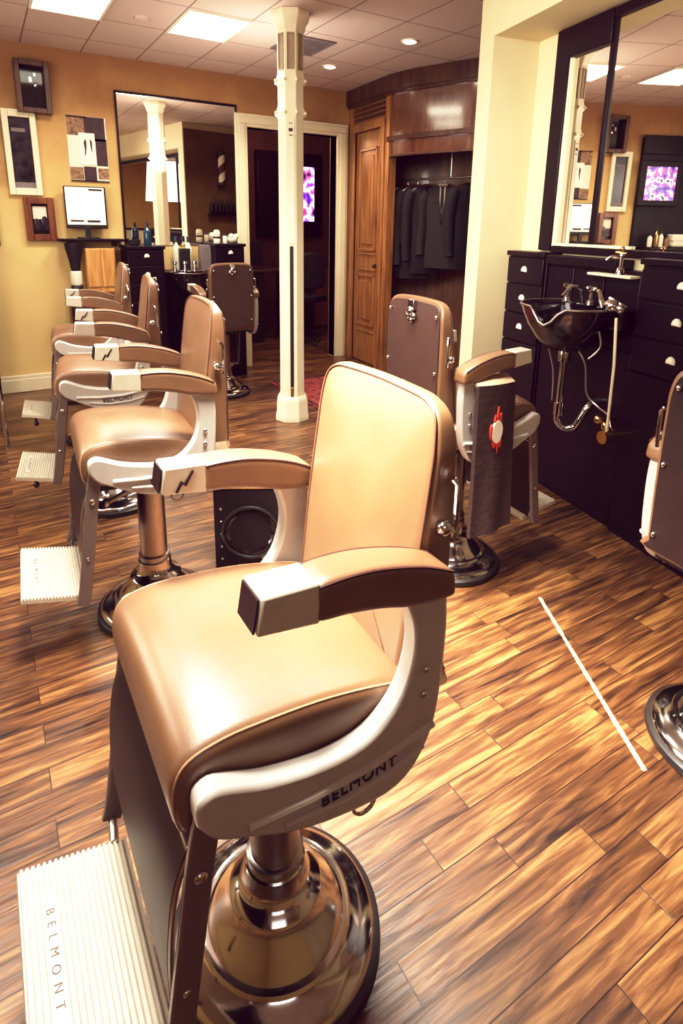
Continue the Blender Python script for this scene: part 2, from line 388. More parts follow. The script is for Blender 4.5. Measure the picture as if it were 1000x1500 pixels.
# straight run: stiles around the door
st = lambda a, b: [(3.85+(3.79-3.85)*(6.25-y)/.89, y) for y in (a, b)]
bm = bmesh.new()
ribbon(bm, st(6.25, 6.12), 0, 2.93, 0, .06); ribbon(bm, st(5.44, 5.33), 0, 2.93, 0, .06); ribbon(bm, st(6.12, 5.44), 2.72, 2.93, -.01, .06)
ribbon(bm, st(5.365, 5.325), 0, 2.93, .02, .08)
struct('wall_closet', bm, M['wood_closet'], bevel=.004)
bm = bmesh.new()
for z in (2.74, 2.79, 2.84, 2.89): ribbon(bm, st(6.10, 5.46), z, z+.03, .012, .01)
struct('trim_5', bm, M['wood_closet_d'], bevel=.003)
bm = bmesh.new(); ribbon(bm, st(6.14, 6.07), 0, 2.70, .028, .0); ribbon(bm, st(5.49, 5.42), 0, 2.70, .028, .0); ribbon(bm, st(6.14, 5.42), 2.62, 2.71, .03, .0)
struct('trim_6', bm, M['wood_closet'], bevel=.006)
bm = bmesh.new(); ribbon(bm, st(6.07, 5.49), .01, 2.62, -.01, .04)
for z0, z1 in ((1.32, 2.44), (.45, 1.06)):
    for a, b in ((5.975, 5.95), (5.61, 5.585)): ribbon(bm, st(a, b), z0, z1, .008, .01)
    for z in (z0, z1-.03): ribbon(bm, st(5.975, 5.585), z, z+.03, .008, .01)
    ribbon(bm, st(5.90, 5.66), z0+.08, z1-.08, .006, .01)
for z in (1.28, 1.10, .38): ribbon(bm, st(5.975, 5.585), z, z+.02, .006, .01)
dr = struct('door_1', bm, M['wood_closet'], bevel=.004)
bm = bmesh.new(); ball(bm, (3.770, 5.535, 1.17), .024); tube(bm, [(3.80, 5.535, 1.17), (3.775, 5.535, 1.17)], .010)
tag(obj('door_handle', bm, M['rubber'], dr), 'small black knob')
# closet interior
inner = [(3.86, 5.34), (4.45, 5.95), (4.75, 5.55), (4.95, 5.0), (5.10, 4.5), (5.30, 4.1), (5.5, 3.8)]
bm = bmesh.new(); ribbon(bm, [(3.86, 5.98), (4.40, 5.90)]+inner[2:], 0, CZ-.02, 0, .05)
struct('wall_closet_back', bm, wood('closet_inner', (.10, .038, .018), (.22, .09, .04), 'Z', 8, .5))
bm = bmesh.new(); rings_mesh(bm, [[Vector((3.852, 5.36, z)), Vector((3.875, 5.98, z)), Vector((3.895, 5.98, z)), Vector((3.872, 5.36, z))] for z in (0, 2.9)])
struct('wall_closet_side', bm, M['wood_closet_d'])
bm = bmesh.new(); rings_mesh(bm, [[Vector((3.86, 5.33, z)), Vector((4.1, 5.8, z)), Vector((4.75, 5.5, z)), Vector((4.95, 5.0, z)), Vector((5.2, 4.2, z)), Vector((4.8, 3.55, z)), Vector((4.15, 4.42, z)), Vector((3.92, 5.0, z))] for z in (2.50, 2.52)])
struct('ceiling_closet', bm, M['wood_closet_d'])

# ------------------------------------------------------------------ ceiling fittings
for i, (x0, y0, lab) in enumerate(((.498, 4.60, 'large square ceiling light panel cut by the top edge, upper left'), (1.476, 4.60, 'square ceiling light panel above the wall mirror'))):
    t = thing('ceiling_light', lab, 'ceiling light', (x0+.244, y0+.31, CZ), 0, 'ceiling light panels')
    obj('diffuser', boxes(((-.225, .225), (-.29, .29), (-.012, -.002))), M['tile_lamp'], t)
    bm = boxes(((-.243, -.225), (-.309, .309), (-.014, 0)), ((.225, .243), (-.309, .309), (-.014, 0)), ((-.225, .225), (-.309, -.29), (-.014, 0)), ((-.225, .225), (.29, .309), (-.014, 0)))
    obj('frame', bm, M['white'], t)
for x, y, lab in ((3.098, 5.402, 'round recessed spotlight nearest the cream column'), (3.246, 4.336, 'round recessed spotlight in front of the closet')):
    t = thing('recessed_light', lab, 'recessed light', (x, y, CZ), 0, 'recessed spotlights')
    bm = bmesh.new(); lathe(bm, [(.045, -.006), (.062, -.012), (.07, -.006), (.072, 0), (.05, 0)]); obj('trim_ring', bm, M['white'], t)
    bm = bmesh.new(); lathe(bm, [(.045, -.012), (.046, -.003)]); obj('lens', bm, M['spot_lamp'], t)
t = thing('ceiling_vent', 'dark square air vent grille in the ceiling by the column', 'vent', (2.56, 4.93, CZ))
obj('frame', boxes(((-.20, .20), (-.23, -.20), (-.012, 0)), ((-.20, .20), (.20, .23), (-.012, 0)), ((-.20, -.17), (-.20, .20), (-.012, 0)), ((.17, .20), (-.20, .20), (-.012, 0))), M['vent'], t)
bm = bmesh.new()
for k in range(9): box(bm, (-.17, .17), (-.19+k*.043, -.165+k*.043), (-.010, -.001))
obj('slat', bm, M['vent'], t)
bm = bmesh.new(); lathe(bm, [(.05, -.012), (.045, -.03), (.02, -.035)]); o = obj('smoke_detector', bm, M['ceiling']); o.location = (1.24, 5.0, CZ+.012); tag(o, 'small round smoke detector between the two light panels', 'smoke detector')

# ------------------------------------------------------------------ cast iron column
t = thing('iron_column', 'tall cream painted cast iron column standing in mid room', 'column', (2.13, 4.30, 0), atan2(-4.3, -2.13))
q = pi/8
bm = bmesh.new(); lathe(bm, [(.115, .20), (.112, .23), (.108, .26), (.105, .8), (.102, 2.38), (.112, 2.40), (.116, 2.42), (.108, 2.445), (.103, 2.46), (.103, 2.60), (.114, 2.62), (.116, 2.64), (.106, 2.665), (.104, 2.68), (.104, 2.98)], 8, ang0=q)
shaft = obj('shaft', bm, M['iron'], t, bevel=.004)
bm = bmesh.new(); lathe(bm, [(.15, 0), (.15, .04), (.142, .06), (.138, .17), (.128, .20), (.118, .215)], 8, ang0=q); obj('plinth', bm, M['iron'], t, bevel=.004)
bm = bmesh.new(); lathe(bm, [(.104, 2.96), (.118, 2.99), (.125, 3.02), (.14, 3.04), (.15, 3.06), (.15, CZ)], 8, ang0=q); obj('capital', bm, M['iron'], t, bevel=.004)
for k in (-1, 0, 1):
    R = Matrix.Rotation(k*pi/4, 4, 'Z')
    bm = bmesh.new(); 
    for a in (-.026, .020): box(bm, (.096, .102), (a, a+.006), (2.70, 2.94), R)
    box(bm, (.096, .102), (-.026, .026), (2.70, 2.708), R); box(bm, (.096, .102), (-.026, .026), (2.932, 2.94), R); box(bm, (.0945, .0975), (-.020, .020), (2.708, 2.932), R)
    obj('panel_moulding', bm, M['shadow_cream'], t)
for zz in (2.41, 2.63):
    bm = bmesh.new()
    for k in range(8):
        R = Matrix.Rotation(k*pi/4+q, 4, 'Z'); ball(bm, R @ Vector((.118, 0, zz)), .012)
    obj('collar_bosses', bm, M['iron'], t)
fx = .0975
o = obj('razor_strop', boxes(((-.002, .004), (-.014, .014), (.30, 1.44))), M['rubber'], None, bevel=.002); box_o = o
o.rotation_euler = (0, 0, atan2(-4.3, -2.13))
d0 = Vector((-2.13, -4.3)).normalized()
o.location = (2.13+d0.x*.1015, 4.30+d0.y*.1015, 0); tag(o, 'long black leather razor strop hanging down the cream column', 'strop')
bm = boxes(((-.004, .004), (-.014, .014), (.215, .295))); o2 = obj('buckle', bm, M['gold'], o, bevel=.002)
o = obj('paper_notice', boxes(((0, .003), (-.026, .026), (1.46, 2.36))), M['paper']); o.rotation_euler = (0, 0, atan2(-4.3, -2.13)); o.location = (2.13+d0.x*.0985, 4.30+d0.y*.0985, 0)
tag(o, 'long narrow pale paper strip pinned high on the column', 'notice')
bm = boxes(((.003, .0045), (-.016, .014), (2.275, 2.298)), ((.003, .0045), (-.012, .012), (2.245, 2.252)), ((.003, .0045), (-.014, .014), (2.33, 2.335)))
obj('printed_mark', bm, M['darkpaper'], o)

# ------------------------------------------------------------------ barber chair
def bar_profile(cl, w):
    a = []; b = []
    for i, p in enumerate(cl):
        p = Vector(p); d = (Vector(cl[min(i+1, len(cl)-1)])-Vector(cl[max(i-1, 0)])).normalized(); n = Vector((-d.y, d.x))
        ww = w[i] if isinstance(w, list) else w
        a.append(tuple(p+n*ww/2)); b.append(tuple(p-n*ww/2))
    return a+b[::-1]
UPPER = set()
def make_chair(label, group):
    c = tag(empty('barber_chair'), label, 'barber chair', group)
    # base, column
    bm = bmesh.new(); lathe(bm, [(.20, 0), (.236, .0), (.242, .012), (.240, .028), (.228, .036), (.20, .036)], 64); b = obj('base', bm, M['rubber'], c)
    bm = bmesh.new(); lathe(bm, [(.228, .030), (.226, .040), (.216, .050), (.195, .058), (.178, .064), (.168, .072), (.165, .066), (.160, .070), (.152, .088), (.135, .108), (.118, .128), (.104, .150), (.101, .158), (.104, .162), (.100, .168), (.085, .176), (.074, .186), (.068, .20), (.066, .235), (.060, .24)], 64)
    obj('base_dome', bm, M['chrome'], b)
    bm = bmesh.new(); lathe(bm, [(.166, .070), (.171, .076), (.166, .083), (.156, .085)], 64); obj('chrome_ring', bm, M['chrome'], b)
    bm = bmesh.new(); lathe(bm, [(.058, .20), (.058, .235), (.054, .24), (.054, .68)], 40); lathe(bm, [(.06, .235), (.063, .24), (.063, .26), (.055, .265)], 40)
    obj('column', bm, M['steel'], c)
    # seat
    sp = catmull([(.250, .708), (.264, .75), (.262, .80), (.238, .836), (.18, .850), (.10, .848), (.0, .838), (-.11, .815), (-.185, .79), (-.20, .755), (-.197, .705), (-.18, .69), (.0, .688), (.20, .688)], 4)
    def seatf(u, v, w):
        return Vector((u, w, v+(.026*(1-(w/.235)**2) if v > .76 else 0)*min(1, max(0, (v-.74)/.08))))
    bm = bmesh.new(); puffy(bm, sp, -.234, .234, .022, seatf, 4, 10); st_ = obj('seat', bm, M['leather'], c)
    for s in (-1, 1):
        top = [p for p in inset(sp, .004)]
        i0 = min(range(len(top)), key=lambda i: hypot(top[i][0]-.250, top[i][1]-.708)); path = []
        i = i0
        while not (top[i % len(top)][0] < -.17 and top[i % len(top)][1] < .80) and len(path) < 60:
            p = top[i % len(top)]; v = seatf(p[0], p[1], s*.2245); path.append(v); i += 1
        bm = bmesh.new(); tube(bm, path, .0022, 6); obj('piping', bm, M['piping_tan'], st_)
    # backrest
    xf = lambda z: -.158-.030*(z-.74)/.25 if z < .99 else -.188-.045*(z-.99)/.32-.10*max(0, z-1.25)**1.2
    xr = lambda z: -.274+.22*max(0, z-1.24)**1.1
    ol = [(-.196, .735), (.196, .735), (.203, .78), (.207, 1.0), (.206, 1.17), (.203, 1.235), (.190, 1.285), (.155, 1.308), (.10, 1.314), (0, 1.317), (-.10, 1.314), (-.155, 1.308), (-.190, 1.285), (-.203, 1.235), (-.206, 1.17), (-.207, 1.0), (-.203, .78)]
    ol = [p for p in catmull(ol[:3], 3, False)[:-1]]+catmull(ol[2:], 4, False)
    bm = bmesh.new(); rings = []; r = .020
    cz = 1.03
    def bring(ins, t, k=1., bulge=0.):
        out = []
        for y, z in inset(ol, ins):
            y *= k; z = cz+(z-cz)*k
            a, b2 = xf(z), xr(z); out.append(Vector((a+(b2-a)*t+bulge, y, z)))
        return out
    for k in (.03, .3, .55, .75, .9, .97): rings.append(bring(r, 0, k, .014*(1-k*k)))
    for k in range(5):
        a = pi/2*k/4; rings.append(bring(r*(1-sin(a)), .28*(1-cos(a))))
    for k in range(3, -1, -1):
        a = pi/2*k/4; rings.append(bring(.012*(1-sin(a)), 1-.15*(1-cos(a))))
    rings_mesh(bm, rings, True, True); bk = obj('backrest', bm, M['leather'], c)
    bm = bmesh.new(); rings_mesh(bm, [bring(.016, 1, 1, .001), bring(.016, 1, 1, -.007)]); tag(obj('rear_panel', bm, M['leather_back'], bk, bevel=.003), 'flat dark brown rear panel')
    pth = [Vector((v.x+.0015, v.y, v.z)) for v in bring(.005, .06)]
    bm = bmesh.new(); tube(bm, pth, .0024, 6, True); obj('piping', bm, M['piping_brown'], bk)
    for y, z in ((.17, 1.25), (-.17, 1.25), (.175, .80), (-.175, .80), (.178, 1.02), (-.178, 1.02)):
        bm = bmesh.new(); ball(bm, (xr(z)-.008, y, z), .0085, 1, 1, 1, 10); obj('rivet', bm, M['chrome'], bk)
    bm = boxes(((-.292, -.272), (-.022, .022), (1.262, 1.304))); ball(bm, (-.292, 0, 1.256), .020, .6); ball(bm, (-.290, .022, 1.236), .015, .6); ball(bm, (-.290, -.022, 1.236), .015, .6); ball(bm, (-.288, 0, 1.218), .012, .6)
    obj('headrest_bracket', bm, M['chrome'], bk, bevel=.003)
    for s in (1, -1):
        bm = bmesh.new(); ball(bm, (-.236, s*.222, 1.085), .015, 1, .9, 1); tube(bm, [(-.236, s*.20, 1.085), (-.236, s*.226, 1.085)], .008)
        tube(bm, [(-.258, s*.222, 1.055), (-.258, s*.226, 1.10), (-.258, s*.226, 1.165), (-.252, s*.220, 1.175)], .006, 8); tube(bm, [(-.236, s*.224, 1.085), (-.258, s*.224, 1.075)], .006, 8)
        obj('recline_handle', bm, M['chrome'], bk)
    # arms
    ap = catmull([(.052, 1.040), (.053, 1.07), (.050, 1.100), (.0, 1.103), (-.06, 1.096), (-.14, 1.075), (-.203, 1.047), (-.216, 1.018), (-.208, .992), (-.13, 1.0), (-.06, 1.02), (.0, 1.032)], 4)
    for s in (1, -1):
        f = lambda u, v, w: Vector((u, s*w, v))
        bm = bmesh.new(); puffy(bm, ap, .214, .287, .012, f, 3, 4); a = obj('armrest', bm, M['leather'], c)
        bm = bmesh.new(); ac = [(.050, 1.0975), (.0, 1.0985), (-.06, 1.092), (-.14, 1.071), (-.205, 1.043)]
        tube(bm, [(u, s*.2845, v) for u, v in catmull(ac, 4, False)], .003, 6); tube(bm, [(u, s*.2165, v) for u, v in catmull(ac, 4, False)], .003, 6)
        obj('piping', bm, M['piping'], a)
        bm = bmesh.new(); prism(bm, [(.048, 1.037), (.048, 1.104), (.138, 1.109), (.147, 1.051)], .217, .284, f); cp = obj('armrest_cap', bm, M['footplate'], a, bevel=.004)
        bm = bmesh.new(); prism(bm, [(.1405, 1.106), (.1490, 1.055), (.1515, 1.055), (.1430, 1.106)], .222, .279, f); tag(obj('cap_plate', bm, M['darkplate'], cp), 'dark front plate of the chrome armrest cap')
        bm = bmesh.new(); zz = [(.118, 1.052), (.105, 1.076), (.098, 1.070), (.080, 1.096), (.076, 1.094), (.094, 1.062), (.102, 1.068), (.113, 1.050)]
        if s == -1:
            prism(bm, zz, .2145, .2175, f); obj('zigzag_mark', bm, M['etch'], cp)  # dark reflection on the cap built as a black zigzag
        else: bm.free()
        # side frame
        fp = [(-.205, 1.0), (-.210, .93), (-.207, .85), (-.200, .77), (-.185, .71), (-.150, .655), (-.095, .630), (.0, .638), (.09, .662), (.165, .700), (.215, .728), (.240, .765), (.238, .800), (.214, .814), (.180, .803), (.125, .780), (.03, .760), (-.040, .763), (-.085, .785), (-.120, .825), (-.138, .875), (-.143, .92), (-.136, .965), (-.118, 1.008)]
        fp = catmull(fp[:12], 3, False)[:-1]+catmull(fp[11:], 3, False)
        bm = bmesh.new(); prism(bm, fp, .236, .276, f); fr = obj('side_frame', bm, M['frame'], c, bevel=.007)
        bm = bmesh.new(); tube(bm, [(.165, s*.277, .724), (.06, s*.277, .715), (-.06, s*.277, .716), (-.188, s*.277, .738)], .0075, 8)
        tube(bm, [(.105, s*.277, .690), (.0, s*.277, .676), (-.1, s*.277, .682), (-.168, s*.277, .700)], .0055, 8); obj('raised_rib', bm, M['frame'], fr)
        for u, v in ((-.165, .862), (-.163, .812)):
            bm = bmesh.new(); ball(bm, (u, s*.278, v), .008, 1, .7, 1, 12); obj('bolt', bm, M['chrome'], fr)
        X = Vector((-1, 0, .04)).normalized() if s == 1 else Vector((1, 0, -.04)).normalized()
        Y = Vector((0, s, 0)); Z = Y.cross(X)
        text('BELMONT', M['etch'], fr, .030, basis(X, Z, Y, Vector((-.034, s*.2775, .697))), .0012)
        # footrest arm
        cl = catmull([(.212, .775), (.232, .68), (.262, .47), (.286, .31), (.300, .258)], 4, False)
        bm = bmesh.new(); prism(bm, bar_profile(cl, .044), .243, .259, f); fa = obj('footrest_arm', bm, M['arm_steel'], c, bevel=.004)
        for bx_, bz_, br_ in ((.236, .655, .011), (.268, .44, .007)):
            bm = bmesh.new(); ball(bm, (bx_, s*.260, bz_), br_, 1, .6, 1, 12); obj('bolt', bm, M['chrome'], fa)
        bm = bmesh.new(); tube(bm, [(.297, s*.25, .262), (.300, s*.225, .258), (.305, s*.188, .258)], .011, 10); obj('foot_joint', bm, M['steel'], fa)
    # apron
    cl = catmull([(.236, .70), (.268, .62), (.283, .50), (.283, .38), (.270, .285)], 4, False)
    bm = bmesh.new(); prism(bm, bar_profile(cl, .010), -.236, .236, XZ); lp = obj('leg_panel', bm, M['panel_leather'], c, bevel=.002)
    bm = bmesh.new()
    for s in (-1, 1): tube(bm, [(u, s*.237, v) for u, v in cl], .0045, 6)
    tube(bm, [(.270, -.237, .285), (.270, .237, .285)], .0045, 6); obj('edge_trim', bm, M['steel'], lp)
    bm = bmesh.new(); prism(bm, [(.225, .665), (.25, .665), (.25, .69), (.225, .69)], -.235, .235, XZ); tag(obj('cross_bar', bm, M['chrome'], c, bevel=.003))
    # footrest
    n = 20; a0 = Vector((.280, .252)); a1 = Vector((.492, .298)); d = (a1-a0)/n; nn = Vector((-d.y, d.x)).normalized()
    prof = []
    for k in range(n):
        for tt, h in ((.0, .0), (.18, .0075), (.62, .0075), (.80, .0)): prof.append(tuple(a0+d*(k+tt)+nn*h))
    prof += [tuple(a1), tuple(a1-nn*.014), tuple(a0-nn*.014)]
    bm = bmesh.new(); prism(bm, prof, -.19, .19, XZ); ft = obj('footrest', bm, M['footplate'], c, smooth=False)
    U = d.normalized(); pos = a0+d*15.4+nn*.0080
    bm = bmesh.new(); prism(bm, [tuple(a0+d*14.6+nn*.0078), tuple(a0+d*16.3+nn*.0078), tuple(a0+d*16.3), tuple(a0+d*14.6)], -.125, .125, XZ); obj('name_strip', bm, M['footplate'], ft)
    text('BELMONT', M['etch2'], ft, .022, basis(Vector((0, 1, 0)), Vector((-U.x, 0, -U.y)), Vector((-U.y, 0, U.x)), Vector((pos.x, 0, pos.y))), .0008, sp=2.2)
    bm = bmesh.new(); tube(bm, [(.42, 0, .27), (.42, 0, .175)], .009, 8); ball(bm, (.42, 0, .165), .017); ball(bm, (.42, 0, .22), .013); obj('foot_stop', bm, M['rubber'], c)
    bm = bmesh.new(); ring = [(-.055+.022*cos(2*pi*k/20), .262, .622+.022*sin(2*pi*k/20)) for k in range(20)]; tube(bm, ring, .0035, 6, True); obj('towel_ring', bm, M['chrome'], c)
    # seat pan under the cushion
    bm = bmesh.new(); prism(bm, [(-.18, .672), (.21, .672), (.21, .69), (-.18, .69)], -.225, .225, XZ); lathe(bm, [(.09, .64), (.10, .672)]); obj('seat_pan', bm, M['rubber'], c)
    return c
GRP = 'barber chairs in the shop'
front = make_chair('nearest tan leather barber chair, largest in front on the wood floor', GRP)
front.location = (.411, .929, 0); front.rotation_euler = (0, 0, pi)
def place(x, y, th, label, dz=0.):
    c = copy_tree(front); c.location = (x, y, 0); c.rotation_euler = (0, 0, radians(th)); c['label'] = label
    if dz:
        for ch in c.children:
            if not ch.name.startswith(('base', 'column')): ch.location.z += dz
    return c
l1 = place(.485, 2.29, 177, 'second tan barber chair of the left row, directly behind the nearest chair')
l2 = place(.54, 3.42, 172, 'third tan barber chair of the left row, its back before the left drawer cabinet')
l3 = place(.63, 4.58, 174, 'farthest tan barber chair of the left row, under the wall monitor')
b1 = place(1.90, 5.30, 90, 'brown barber chair facing the back wall mirror, rear panel turned to us', -.05)
m1 = place(1.82, 1.945, -3.6, 'brown barber chair seen from behind facing the black shampoo sink')
e1 = place(1.875, .66, -5, 'brown barber chair seen from behind, cut off by the right edge', -.07)
for c, s in ((l1, 1), (l2, 1), (l3, 1)):
    bm = bmesh.new(); tube(bm, [(-.05, .02, .60), (.05, .02, .60), (.10, .06, .58), (.17, .10, .57)], .009, 8); ball(bm, (.18, .105, .57), .016); obj('pump_lever', bm, M['steel'], c)

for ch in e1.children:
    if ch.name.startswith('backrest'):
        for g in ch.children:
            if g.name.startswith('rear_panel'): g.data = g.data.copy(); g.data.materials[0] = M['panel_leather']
# cape hanging from the side of the chair at the sink
cp = empty('barber_cape', (1.82, 1.945, 0), radians(-3.6)); tag(cp, 'dark brown barber cape hanging on the arm of the chair facing the sink', 'cape')
bm = bmesh.new(); rings = []
for k in range(15):
    t_ = k/14; z = .985-.66*t_; w = .098+.012*t_; ring = []
    for i in range(13):
        a = -1+2*i/12; ring.append(Vector((-.055+a*w+.012*t_, -.306-.012*t_-.006*sin(a*5+t_*2)*t_-.010*(1-a*a), z+.012*a*t_)))
    back = [Vector((v.x, v.y+.022, v.z)) for v in reversed(ring)]
    rings.append(ring+back)
rings_mesh(bm, rings); cl_ = obj('cloth', bm, M['cape'], cp)
bm = bmesh.new(); rings = []
for k in range(6):
    a = pi/2*k/5; rings.append([Vector((-.055+u, -.296+.05*sin(a)*1.0-.018*cos(a)*(1-u*u*80), .985+.026*sin(a))) for u in (-.098, -.05, 0, .05, .098)]+[Vector((-.055+u, -.292+.05*sin(a), .975+.02*sin(a))) for u in (.098, .05, 0, -.05, -.098)])
rings_mesh(bm, rings); tag(obj('folded_top', bm, M['cape_light'], cp), 'paler tan folded top of the cape')
f = lambda u, v, w: Vector((-.055+u, w, v))
bm = bmesh.new(); prism(bm, catmull([(-.026, .80), (-.012, .83), (.004, .835), (.022, .815), (.026, .78), (.014, .745), (-.010, .735), (-.026, .76)], 3), -.3275, -.300, f); obj('white_emblem', bm, M['white'], cp)
bm = bmesh.new(); prism(bm, catmull([(-.018, .83), (-.012, .86), (-.006, .845), (0, .895), (.008, .85), (.016, .865), (.018, .825), (.0, .838)], 2), -.3265, -.300, f)
prism(bm, catmull([(-.024, .75), (-.016, .715), (-.004, .725), (.004, .69), (.010, .72), (.020, .715), (.022, .75), (.0, .732)], 2), -.3285, -.300, f)
prism(bm, catmull([(-.036, .80), (-.028, .82), (-.027, .75), (-.034, .765)], 2), -.3265, -.300, f); obj('red_emblem', bm, M['red'], cp)

# ------------------------------------------------------------------ right hand station
def cup_pull(parent, x, y, z, sx=1.):
    """chrome bin pull bulging toward +y"""
    bm = bmesh.new(); rings = []
    for k in range(6):
        a = pi/2*k/5; rr = .024*cos(a)
        rings.append([Vector((x+rr*1.05*cos(b)*sx, y+.018*sin(a)+.001, z+rr*1.15*max(sin(b), -.35))) for b in [2*pi*i/16 for i in range(16)]])
    rings_mesh(bm, rings); return obj('knob', bm, M['white'], parent)
def drawer_unit(name_label, s0, s1, zs, depth0, top, knob_x=.5):
    t = thing('drawer_cabinet', name_label, 'cabinet', (0, 0, 0), 0, 'black drawer cabinets'); at_rw(t)
    obj('carcass', boxes(((s1, s0), (depth0, -.012), (0, top-.03))), M['black'], t, bevel=.003)
    obj('countertop', boxes(((s1-.0, s0+.0), (depth0, .015), (top-.03, top))), M['black'], t, bevel=.004)
    for k in range(len(zs)-1):
        d = obj('drawer', boxes(((s1+.012, s0-.012), (-.012, .006), (zs[k+1]+.005, zs[k]-.005))), M['black'], t, bevel=.004)
        cup_pull(d, s1+(s0-s1)*knob_x, .006, (zs[k]+zs[k+1])/2+.002)
    d = obj('door', boxes(((s1+.012, s0-.012), (-.012, .006), (.08, zs[-1]-.005))), M['black'], t, bevel=.004)
    return t
drawer_unit('black drawer cabinet left of the shampoo sink against the yellow wall', 0.0, -.385, [1.425, 1.255, 1.065, .88], OB+.004, 1.46)
drawer_unit('black drawer cabinet right of the shampoo sink, at the right edge', -1.115, -1.62, [1.425, 1.27, 1.09, .91], OB+.004, 1.47)
t = thing('sink_cabinet', 'black panelled cabinet wall behind the shampoo sink', 'cabinet'); at_rw(t)
obj('carcass', boxes(((-1.113, -.387), (OB+.004, -.03), (0, 1.40))), M['black'], t, bevel=.003)
obj('countertop', boxes(((-.95, -.387), (OB+.004, .006), (1.40, 1.45))), M['black'], t, bevel=.004)
for a, b in ((-.62, -.395), (-.86, -.63), (-1.105, -.87)):
    obj('panel', boxes(((a, b), (-.03, -.018), (1.0, 1.385))), M['black'], t, bevel=.004)
obj('panel', boxes(((-1.105, -.395), (-.03, -.018), (.03, .98))), M['black'], t, bevel=.004)
# mirror
t = thing('station_mirror', 'large black framed mirror above the black counter on the right wall', 'mirror'); at_rw(t)
obj('glass', boxes(((-3.2, -.30), (OB+.002, OB+.010), (1.49, 2.70))), M['mirror'], t)
bm = boxes(((-.30, -.185), (OB, OB+.035), (1.47, 2.72)), ((-.625, -.30), (OB, OB+.035), (2.555, 2.72)), ((-3.2, -.625), (OB, OB+.03), (2.67, 2.72)), ((-3.2, -.30), (OB, OB+.03), (1.46, 1.50)))
obj('frame', bm, M['black'], t, bevel=.004)
obj('divider', boxes(((-.640, -.612), (OB+.002, OB+.024), (1.46, 2.70))), M['black'], t, bevel=.003)
obj('inner_edge', boxes(((-.316, -.300), (OB+.004, OB+.022), (1.50, 2.555))), M['cream'], t)
obj('ledge_strip', boxes(((-.93, -.31), (OB+.012, OB+.030), (1.503, 1.518))), M['cream'], t)

# shampoo sink
SS, SO, SZ = -.845, .175, 1.205
t = thing('shampoo_sink', 'black shampoo sink with chrome taps mounted on the right wall cabinet', 'sink'); at_rw(t)
bm = bmesh.new(); rings = []; n = 48
def rim(a):      # plan outline: round bowl with a flat back
    x = .248*cos(a); y = .245*sin(a)
    if y < -.10: y = -.10+(y+.10)*.9
    return x, y
def notch(a):    # neck dip toward the room
    d = abs(((a-radians(112)+pi) % (2*pi))-pi); return -.085*max(0, cos(min(d/.36, 1)*pi/2))**1.3
for k, (sc, z) in enumerate(((.28, -.235), (.45, -.225), (.66, -.175), (.85, -.10), (.96, -.04), (1.0, -.012), (1.03, 0), (1.0, .008), (.95, 0), (.90, -.03), (.78, -.10), (.6, -.16), (.35, -.19), (.08, -.195))):
    ring = []
    for i in range(n):
        a = 2*pi*i/n; x, y = rim(a); w = max(0, 1-abs(z)/.12)
        ring.append(Vector((SS+x*sc, SO+y*sc, SZ+z+notch(a)*w)))
    rings.append(ring)
rings_mesh(bm, rings); bowl = obj('basin', bm, M['porcelain_black'], t)
bm = bmesh.new()
tube(bm, [Vector((SS+rim(2*pi*i/n)[0]*1.02, SO+rim(2*pi*i/n)[1]*1.02, SZ+.006+notch(2*pi*i/n))) for i in range(n)], .006, 8, True); obj('rim', bm, M['steel'], bowl)
obj('wall_mount', boxes(((SS-.26, SS+.20), (-.017, SO-.10), (SZ-.10, SZ+.012))), M['porcelain_black'], t, bevel=.012)
for dx in (-.05, .13):
    bm = bmesh.new(); lathe(bm, [(.026, SZ+.01), (.024, SZ+.03), (.013, SZ+.04), (.012, SZ+.075), (.020, SZ+.08), (.020, SZ+.10), (.008, SZ+.105)], 20, (SS+dx, SO-.09))
    tube(bm, [(SS+dx-.035, SO-.09, SZ+.095), (SS+dx+.035, SO-.09, SZ+.098)], .009, 8); tube(bm, [(SS+dx, SO-.125, SZ+.097), (SS+dx, SO-.055, SZ+.097)], .009, 8)
    obj('tap', bm, M['chrome'], t)
bm = bmesh.new(); tube(bm, catmull([(SS+.02, SO-.09, SZ+.01), (SS+.02, SO-.08, SZ+.08), (SS+.02, SO-.02, SZ+.10), (SS+.02, SO+.04, SZ+.05)], 5, False), .010, 10); obj('spout', bm, M['chrome'], t)
bm = bmesh.new(); tube(bm, catmull([(SS-.06, SO-.09, SZ+.085), (SS-.13, SO-.06, SZ+.09), (SS-.19, SO-.03, SZ+.05), (SS-.23, SO-.01, SZ+.015)], 5, False), [.010]*5+[.012]*5+[.016]*6, 10); obj('spray_hose', bm, M['chrome'], t)
bm = bmesh.new(); ball(bm, (SS-.27, SO-.02, SZ+.035), .040, 1.1, .9, .8); ball(bm, (SS-.32, SO-.03, SZ+.025), .024); tube(bm, [(SS-.33, SO-.05, SZ+.03), (SS-.25, SO-.02, SZ+.07)], .010, 8); obj('spray_head', bm, M['chrome'], t)
